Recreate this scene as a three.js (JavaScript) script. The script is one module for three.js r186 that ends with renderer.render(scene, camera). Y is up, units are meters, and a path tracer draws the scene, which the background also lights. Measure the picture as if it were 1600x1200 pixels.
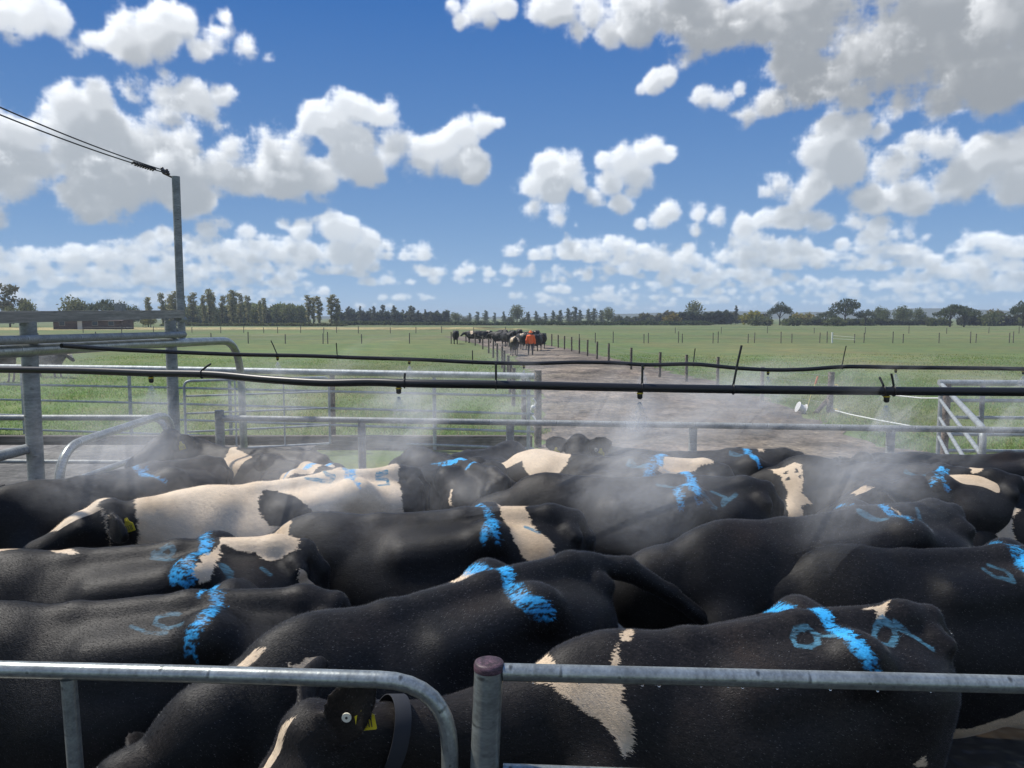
import * as THREE from 'three';
import { mergeGeometries } from 'three/addons/utils/BufferGeometryUtils.js';

// ---------------------------------------------------------------- camera, sky, sun, exposure
const EYE = 2.6, PITCH = Math.atan(104 / 1200), YARD = 0.12;
const scene = new THREE.Scene();
const camera = new THREE.PerspectiveCamera(2 * Math.atan(0.5) * 180 / Math.PI, 4 / 3, 0.1, 9000);
camera.position.set(0, EYE, 0);
camera.rotation.x = -PITCH;
scene.add(camera);
const renderer = new THREE.WebGLRenderer({ antialias: true });
renderer.toneMapping = THREE.LinearToneMapping;
renderer.toneMappingExposure = 1.14;
renderer.shadowMap.enabled = true;
renderer.shadowMap.type = THREE.PCFSoftShadowMap;
const SUN = new THREE.Vector3(-0.50, 0.80, -0.18).normalize();
const sun = new THREE.DirectionalLight(new THREE.Color(1, 0.95, 0.87), 4.2);
sun.name = 'sun';
sun.position.copy(SUN).multiplyScalar(60);
sun.target.position.set(0, 0, -10);
sun.position.add(sun.target.position);
sun.castShadow = true;
sun.shadow.mapSize.set(4096, 4096);
sun.shadow.radius = 2;
Object.assign(sun.shadow.camera, { left: -40, right: 40, top: 60, bottom: -40, near: 1, far: 200 });
scene.add(sun, sun.target);

// ---------------------------------------------------------------- small maths
function rng(seed) { let a = seed >>> 0; return () => { a = (a + 0x6d2b79f5) | 0; let t = Math.imul(a ^ (a >>> 15), 1 | a); t = (t + Math.imul(t ^ (t >>> 7), 61 | t)) ^ t; return ((t ^ (t >>> 14)) >>> 0) / 4294967296; }; }
const PERM = new Uint8Array(512);
{ const r = rng(77); const p = [...Array(256).keys()]; for (let i = 255; i > 0; i--) { const j = Math.floor(r() * (i + 1)); const t = p[i]; p[i] = p[j]; p[j] = t; } for (let i = 0; i < 512; i++) PERM[i] = p[i & 255]; }
const GR = new Float32Array(512); { const r = rng(5); for (let i = 0; i < 512; i++) GR[i] = r() * 2 - 1; }
// value noise in 3-D, -1..1
function noise3(x, y, z) {
  const xf = Math.floor(x), yf = Math.floor(y), zf = Math.floor(z);
  x -= xf; y -= yf; z -= zf;
  const X = xf & 255, Y = yf & 255, Z = zf & 255;
  const u = x * x * (3 - 2 * x), v = y * y * (3 - 2 * y), w = z * z * (3 - 2 * z);
  const A = PERM[X] + Y, B = PERM[X + 1] + Y, AA = PERM[A & 255] + Z, AB = PERM[(A + 1) & 255] + Z, BA = PERM[B & 255] + Z, BB = PERM[(B + 1) & 255] + Z;
  const a = GR[PERM[AA & 255]], b = GR[PERM[BA & 255]], c = GR[PERM[AB & 255]], d = GR[PERM[BB & 255]];
  const e = GR[PERM[(AA + 1) & 255]], f = GR[PERM[(BA + 1) & 255]], g = GR[PERM[(AB + 1) & 255]], h = GR[PERM[(BB + 1) & 255]];
  const l0 = a + (b - a) * u, l1 = c + (d - c) * u, l2 = e + (f - e) * u, l3 = g + (h - g) * u;
  const m0 = l0 + (l1 - l0) * v, m1 = l2 + (l3 - l2) * v;
  return m0 + (m1 - m0) * w;
}
function fbm(x, y, z, o) { let s = 0, a = 0.5; for (let i = 0; i < o; i++) { s += a * noise3(x, y, z); x = x * 2.03 + 17.1; y = y * 2.03 + 5.3; z = z * 2.03 + 9.7; a *= 0.5; } return s; }
const clamp = (x, a = 0, b = 1) => (x < a ? a : x > b ? b : x);
const sstep = (a, b, x) => { const t = clamp((x - a) / (b - a)); return t * t * (3 - 2 * t); };
const lerp = (a, b, t) => a + (b - a) * t;
// a sight line of the 1600 x 1200 photograph, met with the plane z = -depth (at) or with the level y = h (ground)
const CP = Math.cos(PITCH), SP = Math.sin(PITCH);
function sight(px, py) { const x = (px - 800) / 1200, y = (600 - py) / 1200; return [x, y * CP - SP, -(CP + y * SP)]; }
function at(px, py, depth) { const d = sight(px, py), t = -depth / d[2]; return new THREE.Vector3(d[0] * t, EYE + d[1] * t, -depth); }
function ground(px, py, h = 0) { const d = sight(px, py), t = (h - EYE) / d[1]; return new THREE.Vector3(d[0] * t, h, d[2] * t); }

// ---------------------------------------------------------------- the sky: blue air with cumulus, marched once into an equirectangular texture
function makeSky() {
  const W = 4096, H = 2048, K = 1200, TW = 820, data = new Float32Array(W * H * 4);
  const R = rng(4242);
  // clouds: each [base in px, brightness of its body, puffs as (x, y, radius) in the photograph's directions]
  const clouds = [];
  const cloud = (base, gray, ...p) => clouds.push({ base, gray, p });
  cloud(112, 0.25, 190, 62, 52, 245, 50, 48, 140, 66, 42, 95, 36, 36, 40, 30, 40, 0, 22, 46, 290, 40, 30);
  cloud(112, 0.2, 345, 62, 42, 380, 78, 40, 318, 80, 30, 420, 92, 24, 350, 30, 20);
  cloud(352, 0.62, 80, 200, 50, 170, 205, 56, 260, 200, 56, 340, 200, 52, 250, 270, 70, 60, 265, 70, 160, 275, 70, 350, 262, 60, 430, 255, 46, 110, 170, 42, 160, 160, 40, 205, 150, 36, 255, 148, 36, 305, 158, 40, 350, 152, 32, 45, 215, 58, 120, 240, 72, 200, 230, 72, 285, 230, 70, 360, 225, 56, 420, 222, 50, 462, 232, 46, 20, 290, 68, 110, 305, 62, 200, 305, 60, 290, 300, 58, 370, 292, 48, 440, 285, 44, 500, 275, 36, -40, 250, 90, -60, 310, 80);
  cloud(294, 0.35, 538, 158, 28, 562, 172, 30, 600, 182, 34, 520, 205, 38, 492, 196, 30, 560, 225, 44, 615, 228, 44, 660, 248, 42, 690, 226, 34, 725, 208, 30, 755, 196, 26, 778, 192, 16, 735, 256, 34, 700, 262, 30, 575, 262, 34, 540, 250, 36);
  cloud(370, 0.4, 858, 266, 30, 888, 262, 26, 828, 290, 34, 868, 302, 40, 800, 302, 24, 838, 335, 38, 872, 340, 34, 900, 352, 18, 905, 290, 22);
  cloud(345, 0.4, 1012, 238, 24, 1040, 243, 14, 975, 258, 30, 944, 256, 18, 990, 280, 28, 952, 290, 34, 930, 310, 28, 968, 318, 28, 985, 300, 20);
  cloud(52, 0.3, 745, 15, 38, 708, 8, 26, 782, 12, 22, 725, 30, 24, 765, 32, 20);
  cloud(82, 0.35, 872, 22, 44, 925, 18, 44, 900, 50, 34, 948, 50, 32, 980, 20, 44);
  cloud(205, 0.95, 1010, 30, 46, 1060, 22, 56, 1110, 44, 58, 1170, 40, 66, 1245, 40, 74, 1215, 100, 54, 1270, 120, 58, 1330, 90, 82, 1420, 80, 92, 1520, 90, 104, 1340, 152, 42, 1400, 160, 44, 1470, 165, 48, 1560, 160, 60, 1640, 110, 110, 1170, 178, 26, 1200, 160, 36, 1300, 20, 90, 1450, 10, 110, 1600, 20, 120);
  cloud(152, 0.5, 1020, 132, 20, 1040, 122, 16, 1000, 140, 12);
  cloud(172, 0.5, 1100, 146, 24, 1130, 150, 24, 1155, 140, 18);
  cloud(348, 0.6, 1300, 212, 40, 1345, 198, 36, 1375, 206, 26, 1262, 240, 42, 1220, 285, 34, 1200, 300, 20, 1270, 290, 44, 1330, 262, 56, 1400, 262, 48, 1470, 232, 42, 1430, 226, 34, 1550, 238, 56, 1610, 230, 50, 1500, 280, 56, 1580, 300, 50, 1420, 305, 44, 1360, 310, 42, 1650, 290, 60);
  cloud(372, 0.5, 1050, 332, 24, 1030, 345, 24, 1090, 338, 24, 1120, 342, 28, 1160, 350, 26, 1000, 352, 16, 1085, 360, 26, 1190, 345, 26, 1225, 342, 24, 1245, 350, 18);
  cloud(408, 0.5, 985, 385, 24, 955, 385, 16, 1020, 392, 26, 1060, 396, 22);
  cloud(392, 0.6, 1290, 350, 32, 1330, 345, 30, 1375, 360, 30, 1420, 368, 28, 1445, 372, 18, 1350, 375, 26);
  cloud(388, 0.4, 235, 372, 16, 262, 368, 22, 290, 374, 16);
  cloud(388, 0.5, 325, 362, 24, 352, 352, 26, 385, 362, 26, 412, 372, 18);
  cloud(424, 0.45, 440, 352, 20, 465, 365, 26, 520, 362, 28, 545, 366, 26, 580, 376, 28, 610, 388, 28, 645, 402, 22, 665, 410, 14, 480, 395, 26, 530, 396, 32, 570, 402, 30);
  const RR = rng(99);
  for (let k = 0; k < 260; k++) { // the low far bands, flat and small towards the horizon
    const u = RR(), y = 392 + 92 * Math.pow(u, 0.8), side = RR(), s = lerp(22, 4.5, (y - 392) / 92), x = side < 0.40 ? -60 + 560 * RR() : side < 0.72 ? 880 + 760 * RR() : -40 + 1680 * RR();
    if (x > 650 && x < 870 && y < 428) continue;
    const p = [], n = 5 + Math.floor(RR() * 7), wide = s * (3 + 5 * RR());
    for (let i = 0; i < n; i++) { const f = RR() - 0.5; p.push(x + f * wide * 1.6, y - RR() * s * 0.9 * (1 - 2.4 * f * f), s * (0.6 + 0.7 * RR())); }
    clouds.push({ base: y + s * 0.25, gray: 0.38, p, far: true });
  }
  const puffs = [];
  const span = (2 * Math.PI / 5) * K;
  const add = (X, Y, r, base, gray, far) => { for (const o of [-span, 0, span]) puffs.push({ x: X + o, y: Y, z: (R() - 0.5) * r * 0.9, r: r * (far ? 1.0 : 0.97), base, top: Y + r, gray, far }); };
  for (const c of clouds) for (let i = 0; i < c.p.length; i += 3) {
    const d = sight(c.p[i], c.p[i + 1]), az = Math.atan2(d[0], -d[2]), el = Math.atan2(d[1], Math.hypot(d[0], d[2]));
    if (Math.abs(az) > Math.PI / 5 + 0.06) continue;
    const db = sight(c.p[i], c.base), elb = Math.atan2(db[1], Math.hypot(db[0], db[2]));
    add(az * K, el * K, c.p[i + 2] * Math.pow(Math.cos(az), 1.5), elb * K, c.gray, c.far);
  }
  for (let k = 0; k < 11; k++) { // more of the same overhead, out of frame
    const X = (k / 11 - 0.5) * span + (R() - 0.5) * 60, Y = 560 + R() * 760, s = 60 + R() * 60;
    for (let i = 0; i < 8; i++) add(X + (R() - 0.5) * s * 3.4, Y + R() * s * 0.9, s * (0.5 + 0.6 * R()), Y - s * 0.3, 0.5);
  }
  const L = [-0.34, 0.8, 0.49], tileX0 = -span / 2;
  const near = [], above = [];
  const dens = (x, y, z, oct, list) => {
    const n = fbm(x * 0.017, y * 0.020, z * 0.017 + 3, oct), wob = n * 16;
    let s = -1, sf = -1;
    for (const q of list) {
      const dx = q.far ? (x - q.x) * 0.72 : x - q.x, dy = (y - q.y) * (y > q.y ? 1 : 1.2), dz = z - q.z;
      let e = 1 - Math.sqrt(dx * dx + dy * dy + dz * dz) / q.r;
      if (e > (q.far ? sf : s)) { e -= 0.8 * sstep(0.1, -0.22, (y - q.base + (q.far ? 0 : wob * 0.7)) / (q.r + (q.far ? 4 : 20))); if (q.far) { if (e > sf) sf = e; } else if (e > s) s = e; }
    }
    if (s < -0.75 && sf < -0.6) return -1;
    let bl = 1 - Math.abs(noise3(x * 0.045 + 40, y * 0.05, z * 0.045)) * 2;
    if (oct > 3) bl += (0.5 - Math.abs(noise3(x * 0.13 + 9, y * 0.14, z * 0.13)) * 2) * 0.6 + (0.4 - Math.abs(noise3(x * 0.3, y * 0.32, z * 0.3 + 7)) * 1.6) * 0.6 + noise3(x * 0.55, y * 0.6, z * 0.5) * 0.35;
    const main = s * 1.2 + n * 1.42 - 0.05;
    if (sf < -0.6) return main + (bl - 0.35) * 0.2 - 0.06;
    return Math.max(main, sf * 0.95 + fbm(x * 0.06, y * 0.075, z * 0.06 + 8, 3) * 0.95 - 0.07) + (bl - 0.35) * 0.2 - 0.06;
  };
  // bins of puffs over x
  const bins = new Map(), BW = 24;
  for (const q of puffs) for (let i = Math.floor((q.x - q.r * 1.6 - 24) / BW); i <= Math.floor((q.x + q.r * 1.6 + 24) / BW); i++) { if (!bins.has(i)) bins.set(i, []); bins.get(i).push(q); }
  const rowMax = H; 
  for (let row = 0; row < rowMax; row++) {
    const el = ((row + 0.5) / H - 0.5) * Math.PI, Y = el * K, e = Math.max(0, el);
    // clear air: deep blue above, pale towards the horizon
    const t = Math.pow(clamp(e / 0.42), 0.62), q = Math.exp(-e * 16);
    let air = [lerp(0.24, 0.030, t), lerp(0.42, 0.130, t), lerp(0.65, 0.400, t)];
    air = [lerp(air[0], 0.42, q * 0.75), lerp(air[1], 0.55, q * 0.75), lerp(air[2], 0.69, q * 0.75)];
    const hz = Math.exp(-e * 9);
    const coarse = el > 0.46; if (coarse && row % 2) { data.copyWithin(row * W * 4, (row - 1) * W * 4, row * W * 4); continue; }
    for (let tx = 0; tx < TW; tx += coarse ? 2 : 1) {
      const X = tileX0 + (tx + 0.5) / TW * span;
      let r = air[0], g = air[1], b = air[2];
      if (Y > 2 && Y < 1500) {
        near.length = 0; above.length = 0;
        for (const p of bins.get(Math.floor(X / BW)) || []) {
          const ax = Math.abs(p.x - X), up = p.y - Y;
          if (ax < p.r * 1.6 && Math.abs(up) < p.r * 1.6) near.push(p);
          if (ax < p.r * 1.6 + 24 && up > -p.r * 1.5 && up < p.r * 1.5 + 48) above.push(p);
        }
        if (near.length) {
          let zr = 0, gray = 0, gw = 0, lowest = 0, highest = 0;
          for (const p of near) { zr = Math.max(zr, p.r * 1.2 + Math.abs(p.z)); const w = Math.max(0.001, 1.5 - Math.hypot(p.x - X, p.y - Y) / p.r); gray += p.gray * w; gw += w; lowest += p.base * w; highest += Math.max(p.top, p.base + 20) * w; }
          gray /= gw; lowest /= gw; highest = Math.max(highest / gw, lowest + 30);
          const step = clamp(zr / 11, 2.4, 9), jit = R();
          let T = 1, cr = 0, cg = 0, cb = 0;
          for (let z = -zr + jit * step; z < zr && T > 0.03; z += step) {
            const d = dens(X, Y, z, 5, near);
            if (d <= 0) continue;
            const sig = Math.min(d * d * 2.2 + d * 0.10, 0.5) * 0.19, a = 1 - Math.exp(-sig * step);
            let tau = 0;
            for (let k = 1, s = 3; k <= 4; k++, s *= 1.7) { const dl = dens(X + L[0] * s * k * 0.8, Y + L[1] * s * k * 0.8, z + L[2] * s * k * 0.8, 2, above); if (dl > 0) tau += Math.min(dl * 1.6, 0.5) * s * 0.15; }
            const lit = 0.82 * Math.exp(-tau * (0.62 + 0.9 * gray)) + 0.20 * Math.exp(-tau * 0.22), hgt = clamp((Y - lowest) / (highest - lowest + 1));
            const amb = lerp(0.36, 0.20, gray) * lerp(0.60, 1.15, hgt);
            const w = T * a;
            cr += w * (lit * 0.98 + amb * 0.88); cg += w * (lit * 0.97 + amb * 1.0); cb += w * (lit * 0.96 + amb * 1.15);
            T *= 1 - a;
          }
          const o = 1 - T;
          cr = cr * (1 - hz * 0.6) + 0.50 * hz * 0.6 * o; cg = cg * (1 - hz * 0.6) + 0.62 * hz * 0.6 * o; cb = cb * (1 - hz * 0.6) + 0.74 * hz * 0.6 * o;
          r = r * T + cr; g = g * T + cg; b = b * T + cb;
        }
      }
      if (el < 0) { r = 0.30; g = 0.34; b = 0.36; }
      for (let k = 0; k < 5; k++) { // the same weather all round: the 72-degree field again and again
        const azi = (X / K) + k * 2 * Math.PI / 5 - Math.PI / 2; // texture angle runs from +x towards +z
        let col = Math.round(((azi / (2 * Math.PI)) + 0.5) * W - 0.5); col = ((col % W) + W) % W;
        for (let m = 0; m < (coarse ? 2 : 1); m++) { const o = (row * W + (col + m) % W) * 4; data[o] = r; data[o + 1] = g; data[o + 2] = b; data[o + 3] = 1; }
      }
    }
    for (let col = 0; col < W; col++) { const o = (row * W + col) * 4; if (data[o + 3] === 0) { const p = (row * W + ((col + W - 1) % W)) * 4; data[o] = data[p]; data[o + 1] = data[p + 1]; data[o + 2] = data[p + 2]; data[o + 3] = 1; } }
  }
  const tex = new THREE.DataTexture(data, W, H, THREE.RGBAFormat, THREE.FloatType);
  tex.mapping = THREE.EquirectangularReflectionMapping;
  tex.magFilter = THREE.LinearFilter; tex.minFilter = THREE.LinearFilter;
  tex.needsUpdate = true;
  return tex;
}
const skyTexture = makeSky();
scene.background = skyTexture;
scene.environment = skyTexture;

// ---------------------------------------------------------------- naming and grouping
const taken = {};
function numbered(name) { const n = taken[name] = (taken[name] ?? -1) + 1; return n ? name + '_' + String(n).padStart(3, '0') : name; }
function tag(o, label, category, group, kind) { if (label) o.userData.label = label; if (category) o.userData.category = category; if (group) o.userData.group = group; if (kind) o.userData.kind = kind; return o; }
function base(name, pos = [0, 0, 0], turn = 0) { const o = new THREE.Group(); o.name = numbered(name); o.position.set(...pos); o.rotation.y = turn; scene.add(o); return o; }
function mesh(name, geo, mat, parent) { const m = new THREE.Mesh(geo, mat); m.name = parent ? name : numbered(name); m.castShadow = m.receiveShadow = true; (parent || scene).add(m); return m; }
function struct(name, geo, mat) { const m = mesh(name, geo, mat); m.userData.kind = 'structure'; return m; }
const std = (r, g, b, rough = 0.8, metal = 0, more = {}) => new THREE.MeshStandardMaterial({ color: new THREE.Color().setRGB(r, g, b), roughness: rough, metalness: metal, ...more });

// ---------------------------------------------------------------- cattle: each body is one continuous surface, a smooth union meshed by surface nets
const smin = (a, b, k) => { const h = Math.max(k - Math.abs(a - b), 0) / k; return Math.min(a, b) - h * h * k * 0.25; };
// a tapered capsule: [ax ay az ra bx by bz rb zscale], kept with what its distance needs
function bone(c, blend) {
  const k = c[8] || 1, r = c[2] * k, bx = c[4] - c[0], by = c[5] - c[1], bz = c[6] * k - r, R = Math.max(c[3], c[7]);
  return { ax: c[0], ay: c[1], az: r, bx, by, bz, il: 1 / (bx * bx + by * by + bz * bz + 1e-9), ra: c[3], dr: c[7] - c[3], k, ik: k > 1 ? 1 / Math.sqrt(k) : 1, blend, x0: Math.min(c[0], c[4]) - R, x1: Math.max(c[0], c[4]) + R, y0: Math.min(c[1], c[5]) - R, y1: Math.max(c[1], c[5]) + R };
}
function joined(d, list, px, py, pz) { // the smooth union of d with every bone of the list
  for (let i = 0; i < list.length; i++) {
    const b = list[i], lim = d + b.blend;
    if (lim > 0 ? (px - b.x1 > lim || b.x0 - px > lim || py - b.y1 > lim || b.y0 - py > lim) : false) continue;
    const x = px - b.ax, y = py - b.ay, z = pz * b.k - b.az; let t = (x * b.bx + y * b.by + z * b.bz) * b.il; t = t < 0 ? 0 : t > 1 ? 1 : t;
    const u = x - b.bx * t, v = y - b.by * t, w = z - b.bz * t, e = (Math.sqrt(u * u + v * v + w * w) - b.ra - b.dr * t) * b.ik, g = d > e ? d - e : e - d;
    const h = g < b.blend ? (b.blend - g) : 0;
    d = (d < e ? d : e) - h * h * 0.25 / b.blend;
  }
  return d;
}
// barrel sections: x, centre height, half height, half width
const SEC = [[-0.86, 1.12, 0.05, 0.05], [-0.80, 1.07, 0.17, 0.13], [-0.72, 1.03, 0.26, 0.19], [-0.55, 0.965, 0.335, 0.255], [-0.33, 0.94, 0.38, 0.295], [-0.05, 0.905, 0.395, 0.345], [0.2, 0.885, 0.405, 0.345], [0.42, 0.90, 0.40, 0.285], [0.60, 0.95, 0.35, 0.215], [0.74, 0.98, 0.27, 0.165], [0.86, 0.99, 0.10, 0.08]];
function section(x, out) {
  let i = 0; while (i < SEC.length - 2 && x > SEC[i + 1][0]) i++;
  const p = SEC[Math.max(0, i - 1)], a = SEC[i], b = SEC[i + 1], q = SEC[Math.min(SEC.length - 1, i + 2)], t = clamp((x - a[0]) / (b[0] - a[0])), t2 = t * t, t3 = t2 * t;
  for (let k = 1; k < 4; k++) out[k - 1] = 0.5 * (2 * a[k] + (b[k] - p[k]) * t + (2 * p[k] - 5 * a[k] + 4 * b[k] - q[k]) * t2 + (3 * a[k] - p[k] - 3 * b[k] + q[k]) * t3);
  return out;
}
const MIRRORED = [ // [capsule, blend]; the left and right of these are alike
  [[-0.325, 1.258, 0.19, 0.055, -0.35, 1.25, 0.222, 0.052], 0.09],           // hook bones
  [[-0.33, 1.205, 0.18, 0.06, 0.10, 1.15, 0.20, 0.06], 0.12],                  // loin shelf
  [[-0.765, 1.225, 0.085, 0.045, -0.785, 1.205, 0.11, 0.042], 0.055],              // pin bones
  [[-0.34, 1.22, 0.20, 0.05, -0.58, 1.12, 0.17, 0.07], 0.11],                  // hook to thurl
  [[-0.55, 1.05, 0.15, 0.16, -0.50, 0.74, 0.16, 0.13], 0.10],                   // thigh
  [[-0.68, 1.02, 0.10, 0.13, -0.66, 0.75, 0.12, 0.10], 0.10],                   // buttock
  [[-0.50, 0.74, 0.17, 0.12, -0.70, 0.50, 0.14, 0.055], 0.07], [[-0.70, 0.50, 0.14, 0.05, -0.665, 0.14, 0.14, 0.036], 0.04], [[-0.66, 0.13, 0.14, 0.042, -0.625, 0.035, 0.14, 0.055], 0.03],
  [[0.46, 1.165, 0.075, 0.07, 0.66, 0.86, 0.185, 0.095], 0.10],                  // shoulder blade
  [[0.66, 0.86, 0.17, 0.11, 0.52, 0.72, 0.16, 0.10], 0.09], [[0.52, 0.72, 0.16, 0.085, 0.56, 0.42, 0.15, 0.056], 0.06], [[0.56, 0.42, 0.15, 0.05, 0.545, 0.13, 0.15, 0.034], 0.04], [[0.545, 0.12, 0.15, 0.04, 0.585, 0.035, 0.15, 0.053], 0.03],
];
const CENTRAL = [
  [[-0.66, 1.300, 0, 0.035, -0.20, 1.292, 0, 0.030], 0.075], [[-0.20, 1.292, 0, 0.030, 0.25, 1.262, 0, 0.030], 0.07], [[0.25, 1.255, 0, 0.030, 0.56, 1.225, 0, 0.04], 0.08], // spine
  [[-0.66, 1.295, 0, 0.045, -0.80, 1.275, 0, 0.045], 0.06],                     // tail head
  [[-0.36, 0.60, 0, 0.17, -0.44, 0.56, 0, 0.15], 0.12],                         // udder
  [[0.66, 0.72, 0, 0.13, 0.50, 0.62, 0, 0.12], 0.14],                           // brisket
];
const TAILS = {
  down: [[-0.80, 1.275, 0, 0.042, -0.875, 1.17, 0, 0.036], [-0.875, 1.17, 0, 0.036, -0.885, 0.80, 0, 0.024], [-0.885, 0.80, 0, 0.024, -0.86, 0.50, 0, 0.035]],
  swung: [[-0.76, 1.275, 0, 0.055, -0.97, 1.235, -0.05, 0.052], [-0.97, 1.235, -0.05, 0.052, -1.17, 1.10, -0.14, 0.040], [-1.17, 1.10, -0.14, 0.040, -1.36, 0.93, -0.24, 0.032], [-1.36, 0.93, -0.24, 0.032, -1.43, 0.66, -0.28, 0.045]],
};
// neck and head from three joints: where the neck leaves the withers, the poll, the muzzle
function headBones(poll, muzzle, roll = 0) {
  const P = new THREE.Vector3(...poll), d = new THREE.Vector3(...muzzle).sub(P).normalize();
  let l = new THREE.Vector3().crossVectors(d, new THREE.Vector3(0, 1, 0)).normalize(); l.applyAxisAngle(d, roll);
  const u = new THREE.Vector3().crossVectors(l, d);
  const pt = (f, s, h) => P.clone().addScaledVector(d, f).addScaledVector(l, s).addScaledVector(u, h).toArray();
  const bn = (a, ra, b, rb, k) => [[...pt(...a), ra, ...pt(...b), rb], k];
  const out = [bn([0, 0, 0.01], 0.088, [0.16, 0, -0.01], 0.092, 0.06), bn([0.14, 0, 0], 0.088, [0.40, 0, -0.02], 0.062, 0.06), bn([0.40, 0, -0.025], 0.066, [0.46, 0, -0.035], 0.060, 0.05), bn([0.06, 0, -0.09], 0.075, [0.36, 0, -0.085], 0.045, 0.07), bn([-0.03, 0, 0.045], 0.045, [0.01, 0, 0.06], 0.05, 0.05)];
  for (const s of [-1, 1]) out.push(bn([0.15, s * 0.085, 0.02], 0.032, [0.19, s * 0.08, 0.015], 0.026, 0.035), bn([0.46, s * 0.032, 0.0], 0.025, [0.47, s * 0.035, 0.0], 0.022, 0.02));
  return { bones: out, pt, d, l, u, P };
}
function earField(H, side, droop, sweep = 0) { // a broad leaf-shaped ear, hollow in front
  const root = H.pt(-0.01, side * 0.085, 0.0), tip = H.pt(-0.045 - sweep, side * (0.285 - sweep * 0.35), -0.05 - droop), r = new THREE.Vector3(...root), ax = new THREE.Vector3(...tip).sub(r), len = ax.length(); ax.normalize();
  const n = H.d.clone().multiplyScalar(0.75).addScaledVector(H.u, 0.5); n.addScaledVector(ax, -n.dot(ax)).normalize(); const w = new THREE.Vector3().crossVectors(ax, n), v = new THREE.Vector3();
  return (x, y, z) => {
    v.set(x, y, z).sub(r); const a = v.dot(ax) / len, q = v.dot(w), h = v.dot(n);
    const W = 0.018 + 0.062 * Math.pow(clamp(Math.sin(Math.PI * clamp(a * 0.9 + 0.07))), 0.8), bow = 0.30 * q * q / 0.06 - 0.012;
    const along = Math.max(-a * len - 0.02, (a - 1) * len), e = Math.hypot(q / W, (h - bow) / 0.021);
    return Math.max((e - 1) * 0.012, along * 0.8);
  };
}
function cattleField(o) {
  const neck = o.neck, poll = o.poll, muz = o.muzzle, H = headBones(poll, muz, o.roll || 0);
  const mid = neck, cen = [...CENTRAL];
  cen.push([[0.58, 1.05, 0, 0.20, ...mid, 0.155, 1.35], 0.14], [[...mid, 0.165, ...H.pt(0.0, 0, -0.03), 0.095, 1.35], 0.10], [[0.50, 1.195, 0, 0.045, mid[0], mid[1] + 0.09, mid[2], 0.045], 0.10], [[0.66, 0.78, 0, 0.12, mid[0] + 0.03, mid[1] - 0.12, mid[2], 0.08, 1.5], 0.14]);
  for (const c of TAILS[o.tail || 'down']) cen.push([c, 0.03]);
  const head = o.noHead ? [] : H.bones.map((p) => bone(...p)), ears = o.noHead ? [] : [earField(H, -1, o.droop ?? 0.02, o.sweep), earField(H, 1, o.droopFar ?? o.droop ?? 0.02, o.sweep)], S = [0, 0, 0], hc = H.pt(0.2, 0, 0);
  const paired = MIRRORED.map((p) => bone(...p)), central = cen.map((p) => bone(...p));
  const belly = o.belly ?? 0.03;
  const f = (x, y, z) => {
    const az = z < 0 ? -z : z;
    section(x < -0.86 ? -0.86 : x > 0.86 ? 0.86 : x, S); if (belly) { const e = belly * Math.exp(-(x - 0.02) * (x - 0.02) / 0.16); S[0] -= e / 2; S[1] += e / 2; }
    const ty = (y - S[0]) / S[1], tc = Math.min(Math.abs(ty), 1.1), w = S[2] * (ty > 0 ? 1 - 0.30 * tc * tc : 1 - 0.08 * tc * tc), qz = az / w;
    let d = (Math.sqrt(qz * qz + ty * ty) - 1) * Math.min(w, S[1]);
    const ox = Math.max(x - 0.86, -0.86 - x, 0); if (ox > 0) { const dd = Math.max(d, 0); d = Math.sqrt(dd * dd + ox * ox); }
    d = joined(d, paired, x, y, az);
    d = joined(d, central, x, y, z);
    if (head.length && Math.abs(x - hc[0]) < 0.6 && Math.abs(y - hc[1]) < 0.6 && Math.abs(z - hc[2]) < 0.6) { d = joined(d, head, x, y, z); if (d > -0.02) for (const e of ears) d = smin(d, e(x, y, z), 0.018); }
    return d;
  };
  f.head = H;
  return f;
}
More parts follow.
